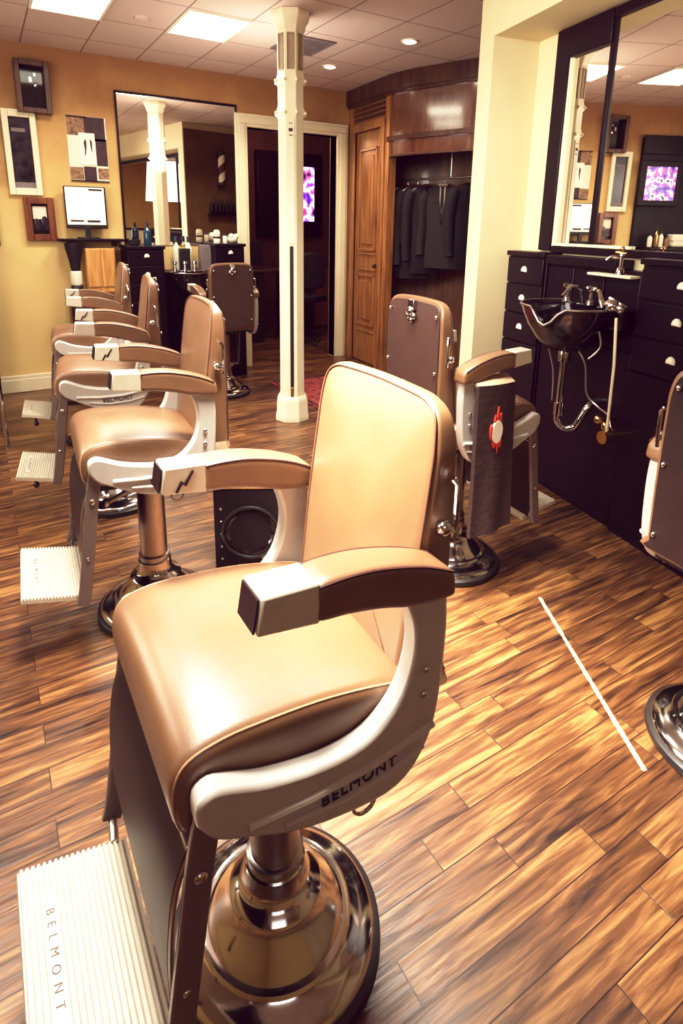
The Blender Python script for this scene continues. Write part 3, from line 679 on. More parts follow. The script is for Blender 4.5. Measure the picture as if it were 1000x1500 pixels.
# waste pipe and supply hoses
bm = bmesh.new(); lathe(bm, [(.032, SZ-.30), (.034, SZ-.28), (.034, SZ-.245), (.028, SZ-.235)], 20, (SS, SO)); lathe(bm, [(.019, .66), (.019, .96)], 16, (SS, SO)); lathe(bm, [(.027, .60), (.027, .67)], 16, (SS, SO))
tube(bm, catmull([(SS, SO, .62), (SS, SO, .56), (SS-.03, SO-.03, .525), (SS-.07, SO-.06, .54), (SS-.09, SO-.08, .60), (SS-.10, SO-.12, .67), (SS-.10, -.02, .69)], 4, False), .019, 12); obj('waste_pipe', bm, M['chrome'], t)
for pts in ([(SS-.07, SO-.02, SZ-.22), (SS-.11, SO-.05, .90), (SS-.10, SO-.09, .74), (SS-.16, SO-.12, .68), (SS-.24, SO-.12, .655), (SS-.30, SO-.10, .60), (SS-.30, -.02, .58)],
            [(SS+.17, SO-.02, SZ-.17), (SS+.20, SO-.05, .95), (SS+.185, SO-.09, .80), (SS+.18, SO-.1, .62)],
            [(SS-.20, SO-.02, SZ-.09), (SS-.22, SO-.03, SZ-.18), (SS-.18, SO, SZ-.25)]):
    bm = bmesh.new(); tube(bm, catmull(pts, 6, False), .0055, 8); obj('hose', bm, M['steel'], t)
bm = bmesh.new(); tube(bm, [(SS-.31, SO-.02, SZ-.02), (SS-.315, SO-.04, .95), (SS-.325, SO-.04, .60)], .0075, 8); obj('drain_tube', bm, M['cream'], t)
bm = bmesh.new(); tube(bm, [(SS-.325, SO-.06, .575), (SS-.325, SO-.01, .575)], .034, 16); ball(bm, (SS-.22, SO-.08, .63), .026); ball(bm, (SS-.26, SO-.09, .605), .022, 1, 1, 1.2); tube(bm, [(SS-.325, -.02, .575), (SS-.325, SO-.05, .575)], .014, 8); tube(bm, [(SS-.22, -.02, .63), (SS-.22, SO-.08, .63)], .011, 8); obj('valve', bm, M['gold'], t)
# second tap with its ledge
t = thing('wall_tap', 'small chrome tap on a narrow ledge right of the shampoo sink', 'tap'); at_rw(t)
obj('ledge', boxes(((-1.10, -.80), (-.018, .05), (1.365, 1.380))), M['cream'], t, bevel=.004)
bm = bmesh.new(); lathe(bm, [(.022, 1.38), (.018, 1.41), (.009, 1.42), (.009, 1.47), (.014, 1.475), (.012, 1.49)], 16, (-1.0, .02)); tube(bm, catmull([(-1.0, .02, 1.46), (-.97, .05, 1.47), (-.95, .07, 1.45)], 4, False), .008, 8)
obj('spout', bm, M['chrome'], t)
bm = bmesh.new(); tube(bm, [(-1.03, .02, 1.485), (-.96, .02, 1.49)], .008, 8); ball(bm, (-1.0, .02, 1.51), .013); obj('handle', bm, M['gold'], t)

# goods on the right counter, mirrored in the glass
def bottle(name, label, cat, x, y, z, h, r, m, capm=None, group=None, n=20):
    bm = bmesh.new(); lathe(bm, [(r*.9, 0), (r, .01), (r, h*.62), (r*.8, h*.70), (r*.38, h*.78), (r*.36, h*.84)], n); o = obj(name, bm, m); o.location = (x, y, z); tag(o, label, cat, group)
    bm = bmesh.new(); lathe(bm, [(r*.45, h*.83), (r*.45, h*.98), (r*.35, h)], n); obj('cap', bm, capm or M['rubber'], o)
    return o

# ------------------------------------------------------------------ back wall: mirror station
t = thing('wall_mirror', 'tall thin black framed mirror on the back wall', 'mirror', (1.853, YB, 0))
obj('glass', boxes(((-.59, .59), (-.012, -.002), (1.38, 2.785))), M['mirror'], t)
obj('frame', boxes(((-.605, -.588), (-.03, 0), (1.37, 2.80)), ((.588, .605), (-.03, 0), (1.37, 2.80)), ((-.605, .605), (-.03, 0), (2.782, 2.80))), M['black'], t, bevel=.003)
def back_unit(label, x0, x1, top, knobs, h0=0.):
    t = thing('drawer_cabinet', label, 'cabinet', ((x0+x1)/2, 5.86, 0), pi, 'black drawer cabinets'); w = (x1-x0)/2
    obj('carcass', boxes(((-w, w), (-.36, -.012), (h0, top-.03))), M['black'], t, bevel=.003)
    obj('countertop', boxes(((-w-.012, w+.012), (-.36, .014), (top-.03, top))), M['black'], t, bevel=.004)
    zs = [top-.035]+[(a+b)/2 for a, b in zip(knobs, knobs[1:])]+[knobs[-1]-.085]
    for k, zk in enumerate(knobs):
        d = obj('drawer', boxes(((-w+.01, w-.01), (-.012, .006), (zs[k+1]+.004, zs[k]-.004))), M['black'], t, bevel=.003); cup_pull(d, 0, .006, zk)
    obj('door', boxes(((-w+.01, w-.01), (-.012, .006), (.08, zs[-1]-.004))), M['black'], t, bevel=.003)
back_unit('black drawer cabinet under the left end of the back wall mirror', 1.195, 1.53, 1.385, [1.286, 1.112, .94])
back_unit('black drawer cabinet beside the doorway under the back wall mirror', 2.05, 2.36, 1.405, [1.310, 1.13, .95])
t = thing('sink_cabinet', 'low black cabinet with sink ledge below the back wall mirror', 'cabinet', (1.79, 6.0, 0)); 
obj('carcass', boxes(((-.258, .258), (-.04, .24), (0, 1.10))), M['black'], t, bevel=.003)
obj('countertop', boxes(((-.258, .258), (-.06, .24), (1.10, 1.13))), M['black'], t, bevel=.003)
t = thing('shampoo_sink', 'small black shampoo sink under the back wall mirror', 'sink', (1.76, 5.80, 0))
bm = bmesh.new(); lathe(bm, [(.06, .90), (.12, .93), (.17, 1.02), (.19, 1.11), (.195, 1.13), (.185, 1.13), (.16, 1.05), (.10, .97), (.02, .95)], 32); obj('basin', bm, M['porcelain_black'], t)
bm = bmesh.new(); ring = [(.193*cos(2*pi*k/36), .193*sin(2*pi*k/36), 1.133) for k in range(36)]; tube(bm, ring, .006, 8, True); obj('rim', bm, M['chrome'], t)
for dx in (-.10, .0, .10):
    bm = bmesh.new(); lathe(bm, [(.022, 1.13), (.018, 1.16), (.012, 1.17), (.012, 1.20), (.022, 1.205), (.02, 1.23), (.005, 1.235)], 16, (dx, .17)); obj('tap', bm, M['chrome'], t)
bm = bmesh.new(); lathe(bm, [(.02, .5), (.02, .92)], 14); tube(bm, [(0, 0, .52), (0, .1, .50), (0, .16, .56)], .02, 10); obj('waste_pipe', bm, M['chrome'], t)

bottle('spray_bottle', 'blue bottle standing on the left black cabinet before the mirror', 'bottle', 1.41, 5.98, 1.385, .215, .036, M['blue'], M['bluedark'])
bm = bmesh.new(); lathe(bm, [(.03, 0), (.055, .01), (.062, .05), (.068, .055), (.06, .05), (.05, .015), (.01, .012)], 24); o = obj('shaving_bowl', bm, M['rubber']); o.location = (1.28, 5.98, 1.385); tag(o, 'low black shaving bowl on the left back cabinet', 'bowl')
o = bottle('tonic_bottle', 'white bottle with dark blue cap left of its twin behind the back sink', 'bottle', 1.735, 6.16, 1.13, .34, .036, M['white'], M['bluedark'], 'white tonic bottles')
o = bottle('tonic_bottle', 'white bottle with dark blue cap right of its twin behind the back sink', 'bottle', 1.86, 6.16, 1.13, .34, .036, M['white'], M['bluedark'], 'white tonic bottles')
o = obj('clipper_box', boxes(((-.05, .05), (-.04, .04), (0, .22))), M['blackmatte'], bevel=.006); o.location = (1.797, 6.10, 1.13); tag(o, 'black box standing between the white bottles', 'box')
obj('lid', boxes(((-.052, .052), (-.042, .042), (.17, .222))), M['rubber'], o, bevel=.004)
bm = bmesh.new(); lathe(bm, [(.03, 0), (.034, .01), (.034, .05), (.028, .06), (.034, .07), (.036, .11), (.024, .135)], 20); o = obj('comb_jar', bm, M['white']); o.location = (2.10, 5.96, 1.405); tag(o, 'white waisted jar with black band on the right back cabinet', 'jar')
bm = bmesh.new(); lathe(bm, [(.037, .052), (.037, .068)], 20); obj('band', bm, M['rubber'], o)
bm = bmesh.new(); lathe(bm, [(.02, 0), (.024, .01), (.024, .07), (.02, .08)], 16); o = obj('talc_tin', bm, M['white']); o.location = (2.185, 5.95, 1.405); tag(o, 'small white tin beside the waisted jar', 'tin')
bm = bmesh.new(); lathe(bm, [(.025, .078), (.025, .092), (.02, .095)], 16); obj('lid', bm, M['bluedark'], o)
bm = bmesh.new(); ball(bm, (0, 0, .045), .055, 1, .9, .8, 18); ball(bm, (.03, -.02, .07), .032, 1, 1, .9, 14); ball(bm, (-.02, -.02, .075), .03, 1, 1, .9, 14); o = obj('hand_towel', bm, M['white']); o.location = (2.27, 5.96, 1.405); tag(o, 'crumpled white hand towel on the cabinet by the doorway', 'towel')
o = obj('tissue_box', boxes(((-.055, .055), (-.05, .05), (0, .26))), M['vent'], bevel=.006); o.location = (1.995, 6.05, 1.13); tag(o, 'grey patterned box beside the right back cabinet', 'box')
obj('opening', boxes(((-.03, .03), (-.02, .02), (.258, .263))), M['rubber'], o)

# pictures on the back wall
def picture(label, x0, x1, z0, z1, fw_, fm, pm, depth=.035, fw2=None):
    t = thing('picture_frame', label, 'picture', ((x0+x1)/2, YB, (z0+z1)/2)); w = (x1-x0)/2; h = (z1-z0)/2
    e = fw2 or fw_
    bm = boxes(((-w, -w+e), (-depth, 0), (-h, h)), ((w-e, w), (-depth, 0), (-h, h)), ((-w+e, w-e), (-depth, 0), (h-fw_, h)), ((-w+e, w-e), (-depth, 0), (-h, -h+fw_)))
    obj('frame', bm, fm, t, bevel=.005)
    p = obj('picture', boxes(((-w+e, w-e), (-.012, -.002), (-h+fw_, h-fw_))), pm, t)
    return t, p, w-e, h-fw_
t, p, w, h = picture('dark walnut shadow box frame topmost on the back wall', .425, .70, 2.52, 2.945, .045, M['wood_dark'], M['glassdark'], .10)
bm = boxes(((-.02, .0), (-.016, -.012), (.05, .09)), ((.02, .035), (-.016, -.012), (.10, .125))); ball(bm, (.03, -.016, .03), .017, 1, .3, 1.2); obj('glint_medal', bm, M['chrome'], p)
t, p, w, h = picture('cream white frame with a tall dark picture on the back wall', .292, .56, 1.825, 2.545, .062, M['cream'], M['photo'], .04, fw2=.05)
bm = boxes(((-w*.8, w*.5), (-.014, -.012), (h-.12, h-.09)), ((-w, w), (-.0135, -.012), (-h, -h+.05))); obj('pale_band', bm, M['vent'], p)
t, p, w, h = picture('reddish wood frame with a photo of two people below the cream frame', .39, .64, 1.425, 1.81, .058, M['wood_red'], M['glassdark'], .05)
bm = boxes(((-w*.85, w*.85), (-.014, -.012), (.0, h*.85))); obj('pale_sky', bm, M['paper'], p)
bm = bmesh.new(); ball(bm, (-.03, -.014, -.03), .03, .8, .1, 1.2); ball(bm, (.035, -.014, -.02), .032, .9, .1, 1.5); box(bm, (-.06, .07), (-.016, -.012), (-.10, -.04)); obj('two_figures', bm, M['photo'], p)
# poster collage
t = thing('poster', 'dark and pale collage poster above the wall monitor', 'poster', (.98, YB, 2.255))
obj('sheet', boxes(((-.172, .172), (-.010, .001), (-.288, .288))), M['paper'], t)
for a, b, m_ in (((-.17, -.02), (.12, .28), 'brownpaper'), ((-.02, .16), (.08, .286), 'darkpaper'), ((.07, .168), (-.14, .10), 'darkpaper'), ((-.17, -.055), (-.27, -.16), 'brownpaper'), ((-.05, .06), (-.28, -.15), 'darkpaper'), ((.075, .17), (-.26, -.16), 'brownpaper'), ((-.17, .17), (-.288, -.274), 'darkpaper'), ((-.17, .0), (.274, .288), 'darkpaper')):
    obj('print', boxes((a, (-.013, -.010), b)), M[m_], t)
cd_ = obj('card', boxes(((-.075, .065), (-.017, -.010), (-.135, .145))), M['white'], t)
f = lambda u, v, w: Vector((u, w, v))
bm = bmesh.new(); prism(bm, catmull([(-.035, .06), (-.015, .09), (-.012, .03), (-.022, -.04), (-.034, -.06), (-.028, .0)], 2), -.0185, -.017, f); prism(bm, catmull([(.02, .09), (.038, .07), (.034, .0), (.042, -.02), (.028, -.01), (.022, .04)], 2), -.0185, -.017, f); obj('ink_figure', bm, M['darkpaper'], cd_)

# shelf with monitor
t = thing('wall_shelf', 'thin black wall shelf under the monitor', 'shelf', (.93, YB, 1.432))
obj('board', boxes(((-.29, .29), (-.22, 0), (-.012, .012))), M['black'], t, bevel=.003)
for x in (-.2, .2): obj('bracket', boxes(((x-.01, x+.01), (-.18, 0), (-.06, -.012))), M['black'], t, bevel=.003)
t = thing('monitor', 'small pale screened monitor on the thin black wall shelf', 'monitor', (.905, YB-.10, 1.444))
bm = boxes(((-.09, .09), (-.06, .06), (0, .015)), ((-.025, .025), (-.01, .02), (.015, .12))); obj('stand', bm, M['rubber'], t, bevel=.003)
obj('bezel', boxes(((-.182, .182), (-.005, .035), (.095, .475))), M['rubber'], t, bevel=.008)
sc_ = obj('screen', boxes(((-.172, .165), (-.010, -.004), (.13, .465))), emis('pale_screen', (.80, .78, .58), .75), t)
bm = boxes(((-.145, -.03), (-.0125, -.010), (.155, .172)), ((0, .115), (-.0125, -.010), (.150, .172)), ((.03, .15), (-.0125, -.010), (.437, .455))); obj('screen_bar', bm, M['darkpaper'], sc_)
# small goods below the shelf
t = thing('wall_cabinet', 'golden pine cabinet below the wall shelf', 'cabinet', (.965, 6.10, 0))
obj('carcass', boxes(((-.12, .14), (-.08, .15), (.95, 1.36))), M['wood_gold'], t, bevel=.004)
for a in (-.115, .012): obj('door', boxes(((a, a+.118), (-.092, -.08), (1.0, 1.35))), M['wood_gold'], t, bevel=.004)
obj('plinth', boxes(((-.30, .16), (-.10, .15), (.86, .95))), M['wood_red'], t, bevel=.004)
obj('leg_panel', boxes(((-.28, .14), (-.02, .15), (0, .86))), M['wood_dark'], t, bevel=.004)
t = thing('lotion_dispenser', 'black tapered dispenser with white cup left of the golden cabinet', 'dispenser', (.755, 6.08, .951))
bm = bmesh.new(); lathe(bm, [(.055, 0), (.055, .06), (.048, .07)], 20); obj('foot', bm, M['rubber'], t)
bm = bmesh.new(); lathe(bm, [(.046, .07), (.052, .09), (.052, .19), (.04, .20)], 20); obj('cup', bm, M['white'], t)
bm = bmesh.new(); lathe(bm, [(.040, .20), (.05, .28), (.075, .40), (.08, .45), (.05, .46)], 20); obj('hopper', bm, M['blackmatte'], t)

# black waiting chair, only its edge enters on the left
t = thing('waiting_chair', 'black leather chair of which only the edge shows at the left border', 'chair', (-.145, 4.92, 0), radians(-90))
pr = catmull([(-.16, .78), (-.20, .94), (-.235, 1.07), (-.19, 1.14), (0, 1.17), (.19, 1.14), (.235, 1.07), (.20, .94), (.16, .78)], 4)
bm = bmesh.new(); puffy(bm, pr, -.30, -.20, .03, lambda u, v, w: Vector((w, u, v))); obj('backrest', bm, M['porcelain_black'], t)
bm = bmesh.new(); puffy(bm, catmull([(-.25, .48), (.25, .48), (.27, .53), (.25, .58), (-.25, .58), (-.27, .53)], 4), -.17, .17, .02, lambda u, v, w: Vector((u, w, v))); obj('seat', bm, M['porcelain_black'], t)
for x in (-.2, .2):
    for y in (-.15, .15):
        bm = bmesh.new(); tube(bm, [(x, y, .5), (x*1.1, y*1.05, 0)], .018); obj('leg', bm, M['chrome'], t)
bm = bmesh.new()
tube(bm, [(-.22, -.13, .54), (-.26, -.13, .80), (-.25, .0, .84), (-.26, .13, .80), (-.22, .13, .54)], .015)
obj('back_post', bm, M['chrome'], t)

# ------------------------------------------------------------------ floor speaker behind the near chair
t = thing('floor_speaker', 'black loudspeaker cabinet on the floor seen under the nearest chair\'s far arm', 'speaker', (.945, 2.36, 0), atan2(-.16, .29))
obj('cabinet', boxes(((-.17, .17), (0, .26), (0, .41))), M['blackmatte'], t, bevel=.008)
obj('top_panel', boxes(((-.17, .17), (-.004, .262), (.411, .420))), M['wood_gold'], t, bevel=.003)
f2 = lambda r, n=36: [Vector((r*cos(2*pi*k/n), -.006, .19+r*sin(2*pi*k/n))) for k in range(n)]
bm = bmesh.new(); tube(bm, f2(.13), .008, 8, True); dv = obj('driver', bm, M['steel'], t)
dv.data.materials[0] = M['rubber']
bm = bmesh.new(); rings = []
for r, d in ((.125, -.004), (.11, -.008), (.06, .03), (.045, .032), (.03, .015), (.003, .005)): rings.append([Vector((v.x, d, v.z)) for v in f2(max(r, .003))])
rings_mesh(bm, rings, False, True); obj('cone', bm, M['porcelain_black'], dv)
bm = bmesh.new()
for k in range(5): ball(bm, (-.135, -.002, .05+k*.065), .007)
ball(bm, (.06, -.004, .06), .013); obj('rivets', bm, M['chrome'], t)

# rug
o = obj('rug', boxes(((-.42, .42), (-.55, .55), (.0005, .010))), M['rug'], bevel=.004); o.location = (2.86, 4.90, 0); tag(o, 'dark red patterned rug between column and closet', 'rug')
bm = boxes(((-.40, .40), (-.53, -.49), (.010, .0115)), ((-.40, .40), (.49, .53), (.010, .0115)), ((-.40, -.37), (-.49, .49), (.010, .0115)), ((.37, .40), (-.49, .49), (.010, .0115))); obj('border', bm, M['wood_dark'], o)

# ------------------------------------------------------------------ closet: rod, hangers, jackets
rd = Vector((.28, -.89)).normalized(); R0 = Vector((4.09, 5.50)); RZ = 2.10
t = thing('closet_rod', 'metal hanging rod across the open closet', 'rod')
bm = bmesh.new(); a = R0-rd*.0; b = R0+rd*1.6; tube(bm, [(a.x, a.y, RZ), (b.x, b.y, RZ)], .012, 12); obj('rail', bm, M['steel'], t)
bm = bmesh.new(); a = R0+rd*.62; tube(bm, [(a.x, a.y, RZ), (a.x, a.y, 2.50)], .009, 10); obj('hanger_post', bm, M['steel'], t)
def jacket(label, s, ang, m, width=.50, length=.90, shirt=False, hlabel=''):
    p = R0+rd*s
    base = atan2(rd.y, rd.x)
    hg = thing('coat_hanger', hlabel, 'hanger', (p.x, p.y, RZ), base+ang, 'coat hangers')
    bm = bmesh.new(); tube(bm, catmull([(-.012, 0, .0), (-.009, 0, .014), (.004, 0, .018), (.014, 0, .006), (.010, 0, -.012), (0, 0, -.03), (0, 0, -.06)], 4, False), .003, 8); obj('hook', bm, M['steel'], hg)
    bm = bmesh.new(); tube(bm, catmull([(-width*.38, 0, -.125), (-.10, 0, -.085), (0, 0, -.06), (.10, 0, -.085), (width*.38, 0, -.125)], 4, False), .010, 8); obj('shoulder_bar', bm, M['wood_dark'], hg)
    t = thing('suit_jacket', label, 'jacket', (p.x, p.y, RZ), base+ang, 'suit jackets in the closet')
    hw = width/2; bm = bmesh.new(); rings = []
    for z, w, d in ((-.072, .06, .045), (-.085, .10, .06), (-.11, hw*.62, .075), (-.14, hw*.80, .09), (-.20, hw*.84, .10), (-.34, hw*.78, .105), (-.50, hw*.72, .10), (-.68, hw*.76, .105), (-.9*length, hw*.80, .11), (-length, hw*.80, .10)):
        rings.append([Vector((w*math.copysign(abs(cos(k_))**.8, cos(k_)), d*.56*math.copysign(abs(sin(k_))**.8, sin(k_)), z)) for k_ in [2*pi*i/28 for i in range(28)]])
    rings_mesh(bm, rings); obj('body', bm, m, t)
    for sx in (-1, 1):
        bm = bmesh.new(); tube(bm, catmull([(sx*hw*.74, 0, -.135), (sx*hw*.93, 0, -.22), (sx*hw*1.0, .01, -.45), (sx*hw*1.0, -.01, -.70), (sx*hw*.97, -.03, -.86*length)], 4, False), [.055]*3+[.062]*4+[.056]*5+[.048]*5, 14); obj('sleeve', bm, m, t)
    f = lambda u, v, w: Vector((u, w, v))
    for sx in (-1, 1):
        bm = bmesh.new(); prism(bm, [(sx*.035, -.075), (sx*.085, -.11), (sx*.095, -.24), (sx*.055, -.25), (sx*.006, -.47), (sx*.0, -.47), (sx*.03, -.22)], -.066, -.050, f); obj('lapel', bm, m, t, bevel=.004)
    if shirt:
        bm = bmesh.new(); prism(bm, [(-.05, -.06), (.05, -.06), (.045, -.20), (.0, -.36), (-.045, -.20)], -.060, -.046, f); sh = obj('shirt', bm, M['cloth_shirt'], t, bevel=.003)
        bm = bmesh.new(); prism(bm, [(-.012, -.10), (.012, -.10), (.018, -.28), (0, -.34), (-.018, -.28)], -.066, -.058, f); obj('tie', bm, M['cloth_dark'], sh)
        bm = bmesh.new(); tube(bm, [(-.03, -.05, -.075), (0, -.066, -.10), (.03, -.05, -.075)], .009, 8); obj('collar', bm, M['cloth_dark'], sh)
jacket('charcoal suit jacket over a grey shirt, frontmost in the closet', .55, radians(14), M['cloth_grey'], .48, .93, True, 'wooden hanger holding the charcoal jacket with the grey shirt')
jacket('black suit jacket turned edgewise just left of the charcoal jacket', .34, radians(48), M['cloth_dark'], .44, 1.0, False, 'wooden hanger of the jacket just left of the charcoal one')
jacket('dark suit jacket second from the left on the closet rod', .21, radians(50), M['cloth_grey'], .44, 1.06, False, 'wooden hanger second from the left on the closet rod')
jacket('black suit jacket leftmost on the closet rod', .08, radians(52), M['cloth_dark'], .44, 1.04, False, 'wooden hanger leftmost on the closet rod')
jacket('dark suit jacket half hidden right of the charcoal jacket', .84, radians(66), M['cloth_dark'], .44, .92, False, 'wooden hanger rightmost on the closet rod')

# ------------------------------------------------------------------ room beyond: television, desk, chair
t = thing('television', 'glowing wall television in the dark room beyond the doorway', 'television', (4.24, 8.62, 2.06))
obj('bezel', boxes(((-.55, .55), (-.03, .079), (-.62, .62))), M['black'], t, bevel=.01)
obj('screen', boxes(((-.15, .42), (-.036, -.028), (-.40, .42))), M['screen'], t)
t = thing('desk', 'dark desk in the room beyond the doorway', 'desk', (3.30, 7.70, 0))
obj('top', boxes(((-.42, .75), (-.25, .30), (.97, 1.0))), M['wood_dark'], t, bevel=.004)
for x0, x1 in ((-.40, -.02), (.40, .73)): 
    pd = obj('pedestal', boxes(((x0, x1), (-.22, .28), (0, .97))), M['blackmatte'], t, bevel=.004)
    bm = bmesh.new(); ball(bm, ((x0+x1)/2, -.225, .62), .018); obj('knob', bm, M['chrome'], pd)
t = thing('computer_screen', 'dark computer screen standing on the desk beyond the doorway', 'monitor', (3.14, 7.70, 1.0))
obj('panel', boxes(((-.20, .22), (-.01, .03), (.06, .38))), M['blackmatte'], t, bevel=.006); obj('stand', boxes(((-.08, .1), (-.05, .09), (0, .012)), ((-.02, .02), (0, .03), (.012, .1))), M['rubber'], t)
t = thing('office_chair', 'black round backed office chair beyond the doorway', 'chair', (3.70, 6.93, 0))
bm = bmesh.new(); puffy(bm, catmull([(-.17, .80), (-.20, 1.0), (-.17, 1.19), (-.09, 1.25), (.09, 1.25), (.17, 1.19), (.20, 1.0), (.17, .80)], 4), -.08, 0, .03, lambda u, v, w: Vector((u, w, v))); obj('backrest', bm, M['blackmatte'], t)
bm = bmesh.new(); puffy(bm, catmull([(-.24, .60), (.24, .60), (.25, .65), (.23, .69), (-.23, .69), (-.25, .65)], 4), -.02, .42, .03, lambda u, v, w: Vector((u, w, v))); obj('seat', bm, M['blackmatte'], t)
bm = bmesh.new(); lathe(bm, [(.03, .06), (.03, .62)], 12, (0, .2)); tube(bm, [(0, -.03, .85), (0, .02, .66), (0, .1, .62)], .025); obj('post', bm, M['rubber'], t)
for k in range(5):
    a = 2*pi*k/5; bm = bmesh.new(); tube(bm, [(0, .2, .09), (.24*cos(a), .2+.24*sin(a), .05)], .02); ball(bm, (.24*cos(a), .2+.24*sin(a), .03), .03); obj('leg', bm, M['rubber'], t)
o = thing('side_cabinet', 'brown panelled cabinet by the far door jamb', 'cabinet', (4.62, 8.2, 0))
obj('carcass', boxes(((-.3, .5), (-.2, .4), (0, 1.05))), M['wood_dark'], o, bevel=.005); obj('door', boxes(((-.27, .08), (-.215, -.2), (.08, .98))), M['wood_red'], o, bevel=.005); obj('door', boxes(((.11, .47), (-.215, -.2), (.08, .98))), M['wood_red'], o, bevel=.005)

# barber pole and bottle rack on the brown end of the wall, seen in the mirror
t = thing('barber_pole', 'striped barber pole on the brown wall, seen in the back mirror', 'barber pole', (0, 0, 0)); at_rw(t, .20, -.40, 2.14)
def stripe_mat():
    m, nt, b = new_mat('pole_stripes'); tc = N(nt, 'ShaderNodeTexCoord'); sp = N(nt, 'ShaderNodeSeparateXYZ'); L(nt, tc.outputs['Object'], sp.inputs[0])
    at = N(nt, 'ShaderNodeMath', operation='ARCTAN2'); L(nt, sp.outputs['Y'], at.inputs[0])
    sx = N(nt, 'ShaderNodeMath', operation='SUBTRACT'); sx.inputs[1].default_value = .08; L(nt, sp.outputs['X'], sx.inputs[0]); L(nt, sx.outputs[0], at.inputs[1])
    ml = N(nt, 'ShaderNodeMath', operation='MULTIPLY_ADD'); ml.inputs[1].default_value = 24; L(nt, sp.outputs['Z'], ml.inputs[0]); L(nt, at.outputs[0], ml.inputs[2])
    sn = N(nt, 'ShaderNodeMath', operation='SINE'); L(nt, ml.outputs[0], sn.inputs[0])
    r = N(nt, 'ShaderNodeValToRGB'); r.color_ramp.interpolation = 'CONSTANT'; r.color_ramp.elements[0].color = (.85, .8, .68, 1); r.color_ramp.elements[1].position = .5; r.color_ramp.elements[1].color = (.10, .02, .02, 1)
    mr = N(nt, 'ShaderNodeMapRange'); mr.inputs['From Min'].default_value = -1; L(nt, sn.outputs[0], mr.inputs['Value']); L(nt, mr.outputs[0], r.inputs['Fac']); L(nt, r.outputs['Color'], b.inputs['Base Color']); b.inputs['Roughness'].default_value = .2
    return m
bm = bmesh.new(); lathe(bm, [(.055, .10), (.055, .52)], 28, (.08, 0)); obj('tube', bm, stripe_mat(), t)
for z in (.05, .52):
    bm = bmesh.new(); lathe(bm, [(.04, z), (.066, z+.01), (.066, z+.045), (.045, z+.06)], 28, (.08, 0)); box(bm, (0, .06), (-.02, .02), (z+.015, z+.04)); obj('end_cap', bm, M['rubber'], t)
t = thing('bottle_rack', 'dark wall rack of bottles below the barber pole in the mirror', 'rack'); at_rw(t, .20, -.42, 1.74)
obj('shelf', boxes(((.0, .12), (-.26, .26), (0, .02))), M['black'], t); obj('rail', boxes(((.11, .12), (-.26, .26), (.02, .05))), M['black'], t)
for k in range(7):
    y = -.21+k*.07; x0, y0 = RW(.20+.06, -.42+y)
    bottle('dark_bottle', 'dark bottle on the wall rack under the barber pole', 'bottle', x0, y0, 1.76, .22, .026, M['blackmatte'], M['rubber'], 'bottles on the wall rack', 14)

# left end of the back wall: a second television station that the right mirror shows
t = thing('television', 'small television on the left part of the back wall, seen in the right mirror', 'television', (-.07, YB-.06, 2.17))
obj('bezel', boxes(((-.28, .28), (-.06, 0), (-.27, .27))), M['blackmatte'], t, bevel=.01)
obj('screen', boxes(((-.20, .20), (-.066, -.058), (-.20, .20))), M['screen2'], t)

t = thing('wall_panelling', 'dark panelled unit on the left part of the back wall, seen in the right mirror', 'wall unit', (-.86, YB, 0))
obj('back_board', boxes(((-1.1, 1.03), (-.05, 0), (1.38, 2.72))), M['blackmatte'], t, bevel=.004)
obj('cornice', boxes(((-1.1, 1.04), (-.075, -.05), (2.52, 2.74))), M['black'], t, bevel=.006)
obj('ledge', boxes(((-1.1, .93), (-.30, 0), (1.36, 1.40))), M['black'], t, bevel=.004)
obj('cupboard', boxes(((-1.1, .85), (-.28, -.0), (0, 1.36))), M['black'], t, bevel=.004)
for i, (x, h_, r_, m_) in enumerate(((.02, .17, .03, 'white'), (-.06, .24, .025, 'gold'), (-.13, .2, .028, 'white'), (-.21, .15, .03, 'brownpaper'))):
    bottle('tonic_jar', ['short white bottle', 'tall brass coloured bottle', 'tall white bottle', 'short brown bottle'][i]+' on the dark ledge below the small television', 'bottle', x, YB-.20, 1.40, h_, r_, M[m_], M['rubber'])
o = obj('towel_stack', boxes(((-.11, .11), (-.08, .08), (0, .16))), M['white'], bevel=.03, seg=4); o.location = (-.36, YB-.18, 1.40); tag(o, 'stack of white towels on the dark ledge, seen in the right mirror', 'towels')
obj('fold_line', boxes(((-.112, .112), (-.082, .07), (.078, .082))), M['vent'], o)
# ------------------------------------------------------------------ lights
def area(name, loc, target, sx, sy, power, col=(1, .88, .66), spread=180):
    l = bpy.data.lights.new(name, 'AREA'); l.shape = 'RECTANGLE'; l.size = sx; l.size_y = sy; l.energy = power; l.color = col; l.spread = radians(spread)
    o = bpy.data.objects.new(name, l); COL.objects.link(o); o.location = loc
    o.rotation_euler = (Vector(target)-Vector(loc)).to_track_quat('-Z', 'Y').to_euler(); return o
WARM = (1, .93, .79)
area('window_light', (-1.9, 2.9, 2.0), (1.2, 2.2, 1.0), 2.8, 1.5, 105, WARM)
area('front_light', (-.5, -1.9, 2.6), (1.2, 2.6, 1.0), 1.6, 1.0, 9, (1, .95, .88))  # fill added behind the camera, no fixture there
for x, y, e in ((.74, 4.9, 22), (1.72, 4.9, 24), (-.6, 3.2, 22)):  # first two light the panels, the third is an added unseen lamp
    area('ceiling_lamp', (x, y, CZ-.03), (x, y, 0), .45, .58, e, WARM, 150)
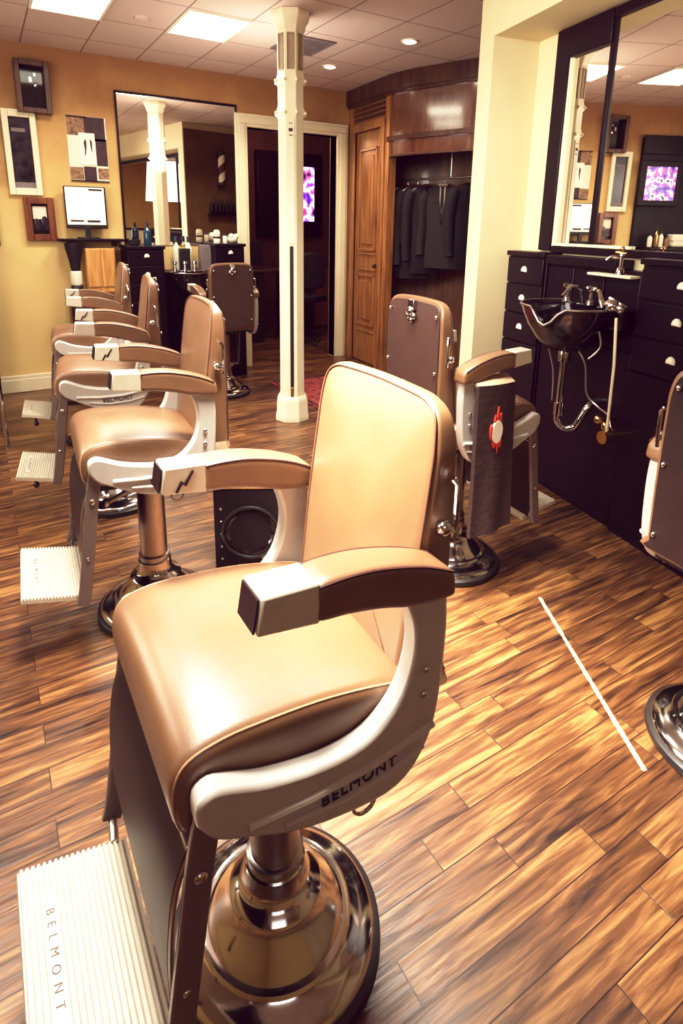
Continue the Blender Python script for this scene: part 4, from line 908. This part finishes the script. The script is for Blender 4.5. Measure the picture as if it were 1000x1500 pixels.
for x, y, e, sz in ((.35, 1.55, 46, 80), (1.05, 1.5, 36, 44), (1.35, 3.2, 40, 90)):  # unseen lamps added for the floor pool and the seat glare
    area('ceiling_lamp', (x, y, CZ-.03), (x, y, 0), .45, .58, e, WARM, sz)
area('ceiling_lamp', (-.30, .95, 2.9), (.64, .95, 1.36), .3, .3, 17, WARM, 36)  # added lamp aimed at the near backrest to brighten its top
for x, y in ((3.098, 5.402), (3.246, 4.336)):
    l = bpy.data.lights.new('spot', 'SPOT'); l.energy = 75; l.spot_size = radians(130); l.spot_blend = .7; l.color = (1, .86, .64); l.shadow_soft_size = .04
    o = bpy.data.objects.new('spot', l); COL.objects.link(o); o.location = (x, y, CZ-.03)
area('alcove_light', (.2, 1.6, 2.5), (2.9, 2.9, 1.6), .8, .8, 22, WARM, 70)
area('uplight', (-.9, 2.6, 2.0), (.2, 3.6, 3.1), 1.6, 1.6, 30, (1, .92, .82), 170)  # fill added to brighten the ceiling from below, no fixture there
area('uplight', (2.0, 4.6, 2.2), (2.2, 4.8, 3.1), .3, .3, 10, (1, .92, .82), 170)  # second added fill under the ceiling, near the column
l = bpy.data.lights.new('far_room_lamp', 'POINT'); l.energy = 34; l.color = (1, .60, .36); l.shadow_soft_size = .3
o = bpy.data.objects.new('far_room_lamp', l); COL.objects.link(o); o.location = (3.4, 7.2, 2.7)
# unseen lamp added low over the boards to draw the thin sun streak
o = area('light_blade', (1.764, 1.122, .5), (1.764, 1.122, 0), .86, .012, 5.5, (1, .74, .55), 1)
o.rotation_euler = (0, 0, atan2(.762, .4125))
w = bpy.data.worlds.new('world'); S.world = w; w.use_nodes = True
w.node_tree.nodes['Background'].inputs['Color'].default_value = (1, .78, .55, 1); w.node_tree.nodes['Background'].inputs['Strength'].default_value = .07
S.view_settings.view_transform = 'Standard'; S.view_settings.look = 'None'; S.view_settings.exposure = 0.; S.view_settings.gamma = 1.

vs = S.view_settings; vs.use_curve_mapping = True; cm = vs.curve_mapping
cv = cm.curves[3]
for x, y in ((.03, .021), (.12, .108), (.35, .39), (.7, .83)): cv.points.new(x, y)
cm.curves[0].points[0].location = (0, .010); cm.curves[2].points[0].location = (0, .008)
cm.update()
